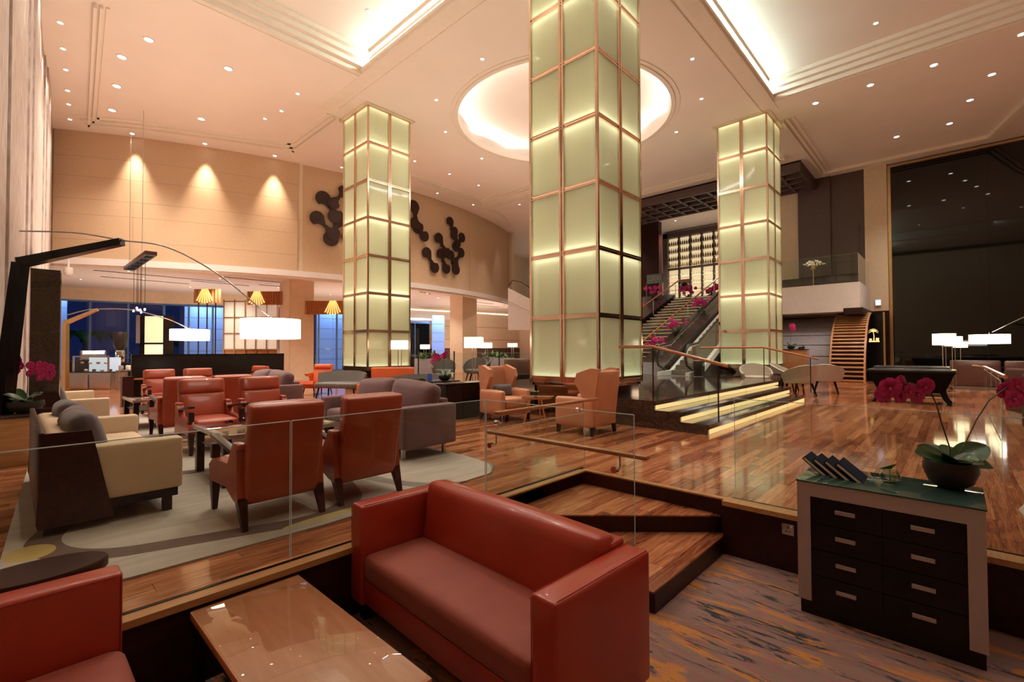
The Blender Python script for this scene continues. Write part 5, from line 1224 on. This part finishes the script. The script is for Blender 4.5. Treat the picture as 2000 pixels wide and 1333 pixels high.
bot = MB().lathe([(0,0),(.042,0),(.045,.18),(.016,.24),(.016,.31),(0,.31)], n=8).mesh('bottle', M['bottle'], 50)
gla = MB().lathe([(0,0),(.035,.0),(.01,.015),(.01,.09),(.045,.13),(.04,.22)], n=8).mesh('wine_glass', M['crystal'], 50)
cnt = 0
for c in range(5):
    for r_, z in enumerate(rows):
        if c == 1 and r_ in (2, 3): continue
        for k in range(5):
            yy = y1-.32-c*cw - cw*(k+.7)/5.4; isb = z > 6.5
            o = bpy.data.objects.new('bottle' if isb else 'wine_glass', bot if isb else gla); COL.objects.link(o); o.location = (29.80, yy, z-.01); cnt += 1; hh = random.uniform(.9, 1.08)
            o.scale = (1.25, 1.25, hh if isb else 1.1)
            nth_ = ('first', 'second', 'third', 'fourth', 'fifth'); tag(o, '%s from left on shelf %d %s, bay %d of the bottle wall' % (nth_[k] + (' bottle' if isb else ' glass'), (9 - r_) if isb else (r_ + 1), 'down' if isb else 'up', c + 1), 'bottle' if isb else 'glass', 'bottles on the upper backlit shelves' if isb else 'glasses on the lower backlit shelves')
tt = thing('framed_display', 'small dark framed display box among the glasses of the bottle wall', 'display', (29.72, y1-.32-1.5*cw, 5.42)); MB().box(0, -cw*.42, -.38, .18, cw*.42, .40).build('box', M['brownleather'], tt); MB().lathe([(0,0),(.2,0),(.2,.02),(0,.02)], n=24).build('dial', M['black'], tt, None, (-.01, 0, 0), (0, R(-90), 0))
# dark wood pier and etched sign at the head of the stairs
struct('wall_pier', MB().box(26.9, 13.0, 3.85, 27.3, 14.6, 9.1), M['mahog'])
t = thing('etched_sign', 'etched pale green glass sign at the top left of the stairs', 'sign', (26.6, 12.95, 5.30)); MB().box(0, -.35, -1.45, .03, -.31, .55).box(0, .71, -1.45, .03, .75, .55).build('post', M['steel'], t); MB().box(0, -.35, 0, .02, .75, .55).build('glass_plate', M['tealsign'] if 'tealsign' in M else plain('etched_glass', (.10, .14, .12), .3), t)
def text(s, size, mat, parent, loc, rot, name='lettering'):
    c = bpy.data.curves.new(name, 'FONT'); c.body = s; c.size = size;  c.extrude = .003; c.align_x = 'CENTER'; c.align_y = 'CENTER'; o = bpy.data.objects.new(name, c); COL.objects.link(o); bpy.context.view_layer.update(); me = bpy.data.meshes.new_from_object(o); bpy.data.objects.remove(o); o = bpy.data.objects.new(name, me); COL.objects.link(o); me.materials.clear(); me.materials.append(mat); o.parent = parent; o.location = loc; o.rotation_euler = rot; return o
text('GRVI', .38, M['steel'], t, (-.01, .2, .28), (R(90), 0, R(-90)))
# white escalator flank at far left of the nearest column
t = thing('white_escalator_flank', 'white sloping escalator flank between the curved wall and the nearest lit column', 'escalator', (19.1, 17.75, 0), R(-46.8))
MB().extr([(-.35,2.40),(2.3,2.40),(2.3,0),(2.9,0),(2.9,3.3),(1.6,3.75),(-.35,4.75)], 'y', 0, .5).build('flank', M['white'], t); MB().tube([(-.35,-.02,4.05),(1.6,-.02,3.1)], .02, 6).build('ridge', M['bar'], t, 40)
MB().tube([(-.3,.25,4.9),(-.1,.25,5.2),(.4,.25,5.1),(1.1,.25,4.6),(1.6,.25,4.2)], .03, 8).build('handrail', M['rubber'], t, 40)
# ================================================================ WALL SCULPTURE
def fan_piece():
    top = [(.235*math.cos(R(a)), .33+.235*math.sin(R(a))) for a in range(-18, 199, 18)]
    wl_ = [(-.30+.235*math.cos(R(a)), .07+.20*math.sin(R(a))) for a in (55, 35, 15, -5)]     # concave waist, left side going down
    wr_ = [(-x, -y) for x, y in wl_]; bot_ = [(-x, -y) for x, y in top]
    return MB().extr(top + wl_ + [(-.055, -.03)] + bot_ + wr_ + [(.055, .03)], 'y', -.04, .0)
fan_me = fan_piece().mesh('blade', M['screwmetal'])
W0 = [(9.35,7.45,-40,1.35),(9.15,6.62,-50,1.3),(9.70,7.95,35,1.1),(9.55,6.55,20,1.4),(9.95,7.2,75,1.3),(10.2,5.95,-20,1.1),(13.55,7.85,-15,1.45),(13.75,7.25,-50,1.2),(15.95,7.75,-25,1.1),(16.55,7.15,40,1.15),(16.3,7.35,-20,1.0),(15.25,6.72,-40,1.25),(14.5,5.85,-38,1.25),(15.35,5.92,-30,1.2),(16.05,5.95,-32,1.2),(16.5,6.30,38,1.15)]
for k, (x, z, a, s_) in enumerate(W0):
    y = arcy(x); th = math.atan2(x-13.0, 41.3-y)
    nm = ['first','second','third','fourth','fifth','sixth','seventh','eighth','ninth','tenth'][k if k < 6 else (k-6 if k < 8 else k-8)]
    side = 'left of the left lit column' if k < 6 else ('half hidden right behind the left lit column' if k < 8 else 'right of the left lit column')
    t = thing('wall_sculpture', '%s bronze double-fan wall sculpture piece, %s' % (nm, side), 'sculpture', (x, y-.07, z), th, 'bronze double-fan pieces on the curved wall')
    t.rotation_euler = (0, 0, th)
    o = inst('blade', fan_me, t, (0, -.03 - .03*(k % 3), 0), (0, R(a), 0)); o.scale = (s_, 1, s_)
    MB().cyl((0, -.02, 0), (0, .08, 0), .03, n=8).build('wall_mount', M['screwmetal'], t)
# ================================================================ CAFE ZONE DETAILS
t = thing('pendant_cluster', 'narrow ceiling canopy holding six thin pendant lights at left', 'pendant light', (2.86, 20, 0))
MB().rbox((0, 0, 4.25), (.30, 3.9, .12), .01).build('canopy', M['mahog'], t, 40)
t.location = (2.87, 19.55, 0)
for y in (-.5, 1.85): MB().cyl((0, y, 4.28), (0, y, 9.1 if y < 0 else 9.1), .008, n=6).build('suspension_cable', M['steel'], t)
for k in range(5): MB().box(-.10, -1.8+k*.75, 4.184, .10, -1.3+k*.75, 4.19).build('driver_slot', M['black'], t)
for k in range(6):
    yy = -.85 + .30*k; z = 2.62 + .05*(k % 3); xx = (-.08, .08)[k % 2]
    c = MB().cyl((xx, yy, z), (xx, yy, 4.2), .007, n=6).build('cord', M['black'], t); MB().rbox((xx, yy, z-.03), (.05, .05, .08), .02).build('bulb', M['spark'], c)
t = thing('ceiling_camera', 'white dome security camera hanging at the top left of the low ceiling', 'camera', (1.34, 22.3, 4.45)); MB().cyl((0,0,-.25),(0,0,.05),.03,n=10).build('bracket', M['white'], t, 40); MB().lathe([(0,-.55),(.10,-.52),(.13,-.42),(.12,-.25),(0,-.24)], n=20).build('dome', M['white'], t, 50)
# café counter
t = thing('pastry_case', 'glass pastry case on the café counter at left', 'display case', (1.88, 21.45, 0), R(-46.8))
MB().rbox((0, .3, .29), (1.5, .7, .58), .01).build('counter', M['steel'], t, 40); MB().box(-.78, -.06, .575, .78, .68, .60).build('worktop', M['black'], t)
MB().box(-.6, .0, .60, .58, .012, 1.10).box(-.6, .0, 1.10, .58, .6, 1.115).build('case_glass', M['tableglass'], t)
fr = MB()
for x in (-.62, .57): fr.box(x, -.01, .60, x+.05, .02, 1.13)
fr.box(-.62, -.01, 1.10, .62, .02, 1.14); fr.build('case_frame', M['steel'], t)
MB().box(-.58, .02, .84, .56, .5, .85).build('case_shelf', M['tableglass'], t); MB().box(-.55, .55, .60, .55, .57, 1.08).build('case_back', emit('case_light', (.75, .86, 1), .5), t)
for s_ in (-1, 1): MB().rbox((s_*.38, -.07, .27), (.72, .03, .5), .012, puff=(0,.03,0)).build('front_panel', M['steel'], t, 60)
Rm = Matrix.Rotation(R(-46.8), 4, 'Z')
for k in range(8):
    p = Rm @ Vector((-.5+.14*k, .22, 0)); c = tag(MB().rbox((0,0,.045), (.10, .16, .08), .03).build('pastry', (M['rail'], M['paper'], M['cream'], M['brownleather'])[k % 4], None, 60, (1.88+p.x, 21.45+p.y, .60 if k % 2 else .852)), 'one of the small pastries inside the café glass case', 'pastry', 'pastries in the café case')
t = thing('coffee_grinder', 'tall black coffee grinder standing behind the pastry case', 'appliance', (2.75, 22.3, 0)); MB().box(-.35,-.3,0,.5,.3,.86).build('counter', M['espresso'], t); MB().rbox((0,0,1.1),(.26,.26,.46),.02).build('body', M['chrome'], t, 40); MB().lathe([(.10,1.33),(.2,1.5),(.22,1.95),(.2,2.0),(0,2.0)], n=20).build('hopper', M['bowl'], t, 50)
t = thing('coffee_machine', 'low steel coffee machine with lit panel on the rear counter', 'appliance', (2.1, 23.3, 0)); MB().box(-.7,-.3,0,.6,.3,.95).build('counter', M['espresso'], t); MB().rbox((0,0,1.15),(.7,.4,.36),.03).build('body', M['steel'], t, 40); MB().box(-.3,-.21,1.2,.3,-.205,1.3).build('panel_light', M['shade'], t)
t = thing('cutlery_station', 'cluttered steel condiment stand right of the pastry case', 'stand', (2.75, 20.4, 0)); MB().box(-.3,-.3,0,.3,.3,.02).box(-.3,-.3,.62,.3,.3,.66).box(-.3,-.3,.3,.3,.3,.32).build('shelf', M['steel'], t)
for sx in (-1,1):
    for sy in (-1,1): MB().cyl((sx*.28,sy*.28,0),(sx*.28,sy*.28,.64),.015,n=8).build('post', M['steel'], t, 40)
for k in range(9):
    tag(MB().lathe([(0,0),(.045,0),(.05,.13),(.03,.16),(0,.16)], n=12).build('jar', (M['chrome'], M['crystal'], M['bowl'])[k % 3], None, 50, (2.55+.19*(k % 3), 20.22+.18*(k//3), .661 if k < 6 else .661)), 'one of the small jars crowded on the steel condiment stand', 'jar', 'jars on the condiment stand')
t = thing('lit_display_tower', 'glowing display tower with grey side standing behind the black partition', 'display', (3.35, 22.55, 0), R(-46.8))
MB().box(0, 0, 0, .95, .5, 2.66).build('tower', M['espresso'], t); MB().box(-.12, -.02, 1.6, .02, .4, 2.66).build('side_cheek', M['grey'], t)
MB().box(.22, -.03, 1.62, .90, -.005, 2.62).build('menu_panel', emit('warm_screen', (1, .80, .48), .75), t); MB().box(.22, -.03, 1.15, .90, -.005, 1.55).build('lower_panel', emit('warm_screen_low', (1, .84, .5), 1.0), t)
# glazed pavilion
t = thing('glazed_pavilion', 'frosted glass box room with brass frame behind the large arc lamp shade', 'pavilion', (6.75, 24.9, 0), R(-46.8))
MB().box(.1, 0, 0, 2.6, 2.0, 1.35).build('base', M['rail'], t)
for k in range(5):
    for r_ in range(3): MB().box(.10+k*.5+.02, -.01, 1.37+r_*.75, .10+(k+1)*.5-.02, .01, 1.37+(r_+1)*.75-.03).build('frosted_pane', emit('frosted_pane', (.95, .84, .70), .28) if (k, r_) == (0, 0) else bpy.data.materials['frosted_pane'], t)
fr = MB()
for k in range(6): fr.box(.10+k*.5-.025, -.05, 0, .10+k*.5+.025, .04, 3.7)
for r_ in range(4): fr.box(.1, -.04, 1.33+r_*.75, 2.6, .03, 1.38+r_*.75)
fr.build('brass_frame', M['brass'], t)
for k in range(3): MB().box(-1.2+.4*k, .1, 0, -1.16+.4*k, .14, 3.8).build('dark_post', M['screwmetal'], t)
# pleated golden fan lights on the low ceiling
ple = emit('pleat_glow', (1, .62, .18), 1.1)
def pleats(label, x, y, L, n, rz, fans):
    t = thing('pleated_cornice', label, 'light', (x, y, 3.35), rz, None)
    m_ = MB()
    for k in range(n): m_.hexa([(L*k/n,.0,.0),(L*(k+.6)/n,-.05,.0),(L*(k+1)/n,.02,.0),(L*k/n,.05,0)], [(L*k/n,.0,.62),(L*(k+.6)/n,-.05,.62),(L*(k+1)/n,.02,.62),(L*k/n,.05,.62)])
    m_.build('pleats', M['rail'], t)
    for c in fans:
        for j in range(7):
            a = R(-34+11.3*j); MB().hexa([(c+.62*math.sin(a)-.03, -.12, .60-.62*math.cos(a)), (c+.62*math.sin(a)+.03, -.12, .60-.62*math.cos(a)), (c+.62*math.sin(a)+.03, -.09, .60-.62*math.cos(a)), (c+.62*math.sin(a)-.03, -.09, .60-.62*math.cos(a))], [(c+.2*math.sin(a)-.02, -.10, .62), (c+.2*math.sin(a)+.02, -.10, .62), (c+.2*math.sin(a)+.02, -.07, .62), (c+.2*math.sin(a)-.02, -.07, .62)]).build('fan_slat', ple, t)
    return t
pleats('golden pleated fan light above the blue windows left of the pavilion', 5.6, 24.8, 1.2, 8, R(-46.8), (.55,)).location.z = 3.45
pleats('golden pleated cornice with a fan light above the pavilion', 7.4, 23.6, 1.6, 14, R(-46.8), (.5,)).location.z = 3.4
pleats('golden pleated cornice with a fan light behind the left lit column', 9.2, 21.6, 1.9, 18, R(-46.8), (1.3,)).location.z = 2.95
# spot cluster on low ceiling
for k, (x, y) in enumerate(((10.5, 19.9), (10.7, 19.7), (10.9, 19.5), (11.1, 19.35))):
    t = thing('track_spot', 'tiny bright track spotlight in a cluster under the curved wall by the left lit column', 'spotlight', (x, y+.1, 4.36), 0, 'track spots by the left lit column'); MB().cyl((0,0,0),(0,0,.14),.02,n=8).build('stem', M['white'], t); MB().lathe([(0,-.05),(.05,-.04),(.05,.02),(0,.03)], n=12).build('bulb', M['spark'], t, 50)
for k, (x, y) in enumerate(((14.6, 19.9), (15.4, 19.8), (15.7, 19.9), (16.2, 20.1))):
    t = thing('ceiling_speaker', 'small black round fitting in the low ceiling left of the second beige pillar', 'fitting', (x, y+1.5, 4.5), 0, 'black ceiling fittings'); MB().lathe([(0,-.02),(.08,-.02),(.09,.0)], n=16).build('body', M['black'], t, 50)
# facades outside the windows; their blue light is put into emissive tiles
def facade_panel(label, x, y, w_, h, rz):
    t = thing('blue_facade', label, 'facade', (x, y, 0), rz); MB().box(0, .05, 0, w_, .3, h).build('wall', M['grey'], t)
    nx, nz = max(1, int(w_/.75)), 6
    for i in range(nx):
        for j in range(nz): MB().box(w_*i/nx+.012, 0, h*j/nz+.012, w_*(i+1)/nx-.012, .05, h*(j+1)/nz-.012).build('tile', M['blueglow'], t)
    light('facade_light', 'AREA', (w_/2, -.6, h+.1), 22, (.5, .7, 1), (w_/2, 0, h*.4), w_*.8, .1, parent=t)
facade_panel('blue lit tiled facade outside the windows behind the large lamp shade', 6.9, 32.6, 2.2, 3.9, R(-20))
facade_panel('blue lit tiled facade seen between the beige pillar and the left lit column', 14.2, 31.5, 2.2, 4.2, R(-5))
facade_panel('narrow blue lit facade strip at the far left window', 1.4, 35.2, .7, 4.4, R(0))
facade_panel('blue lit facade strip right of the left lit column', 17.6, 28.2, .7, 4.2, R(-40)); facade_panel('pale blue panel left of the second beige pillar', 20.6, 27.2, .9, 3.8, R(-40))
t = thing('dark_doorway', 'dark glazed doorway with a lit lintel between the blue panels', 'door', (18.5, 28.05, 0), R(-14)); MB().box(0,0,0,2.2,.1,3.2).build('leaf', M['darkglass'], t); MB().box(-.1,-.06,3.2,2.3,.1,3.35).build('lintel', M['steelblue'], t); MB().box(-.1,-.08,3.45,2.3,-.02,3.58).build('light_strip', M['ledwhite'], t); MB().box(1.08,-.03,0,1.12,0,3.2).build('mullion', M['steelblue'], t)
# palms outside
def palm(label, x, y, h, s):
    t = thing('palm_tree', label, 'palm', (x, y, -.05), 0, 'palms outside the windows'); MB().tube([(0,0,0),(.05,0,h*.5),(0,.05,h)], [.12,.09,.07], 8).build('trunk', M['stem'], t, 60)
    m_ = MB()
    for k in range(12):
        m_.M = Matrix.Translation((0,0,h)) @ Matrix.Rotation(k*PI/6, 4, 'Z'); m_.sheet(blade(1.9*s, .55*s, .5, .3, 8, .35), 8, 2)
    m_.build('fronds', M['palmleaf'], t, 60); light('garden_light', 'POINT', (0, -.8, .4), 6, (.6, .9, .6), size=.1, parent=t)
M['palmleaf'] = plain('palm_leaf', (.02, .07, .03), .5, var=.3)
palm('palm tree outside the windows, left one behind the grinder', 3.0, 37.5, 1.9, .9); palm('palm tree outside the windows, nearer the lit display tower', 7.4, 39.0, 1.6, .8); palm('palm tree outside at the far right of the windows', 13.0, 36.0, 1.6, .8)
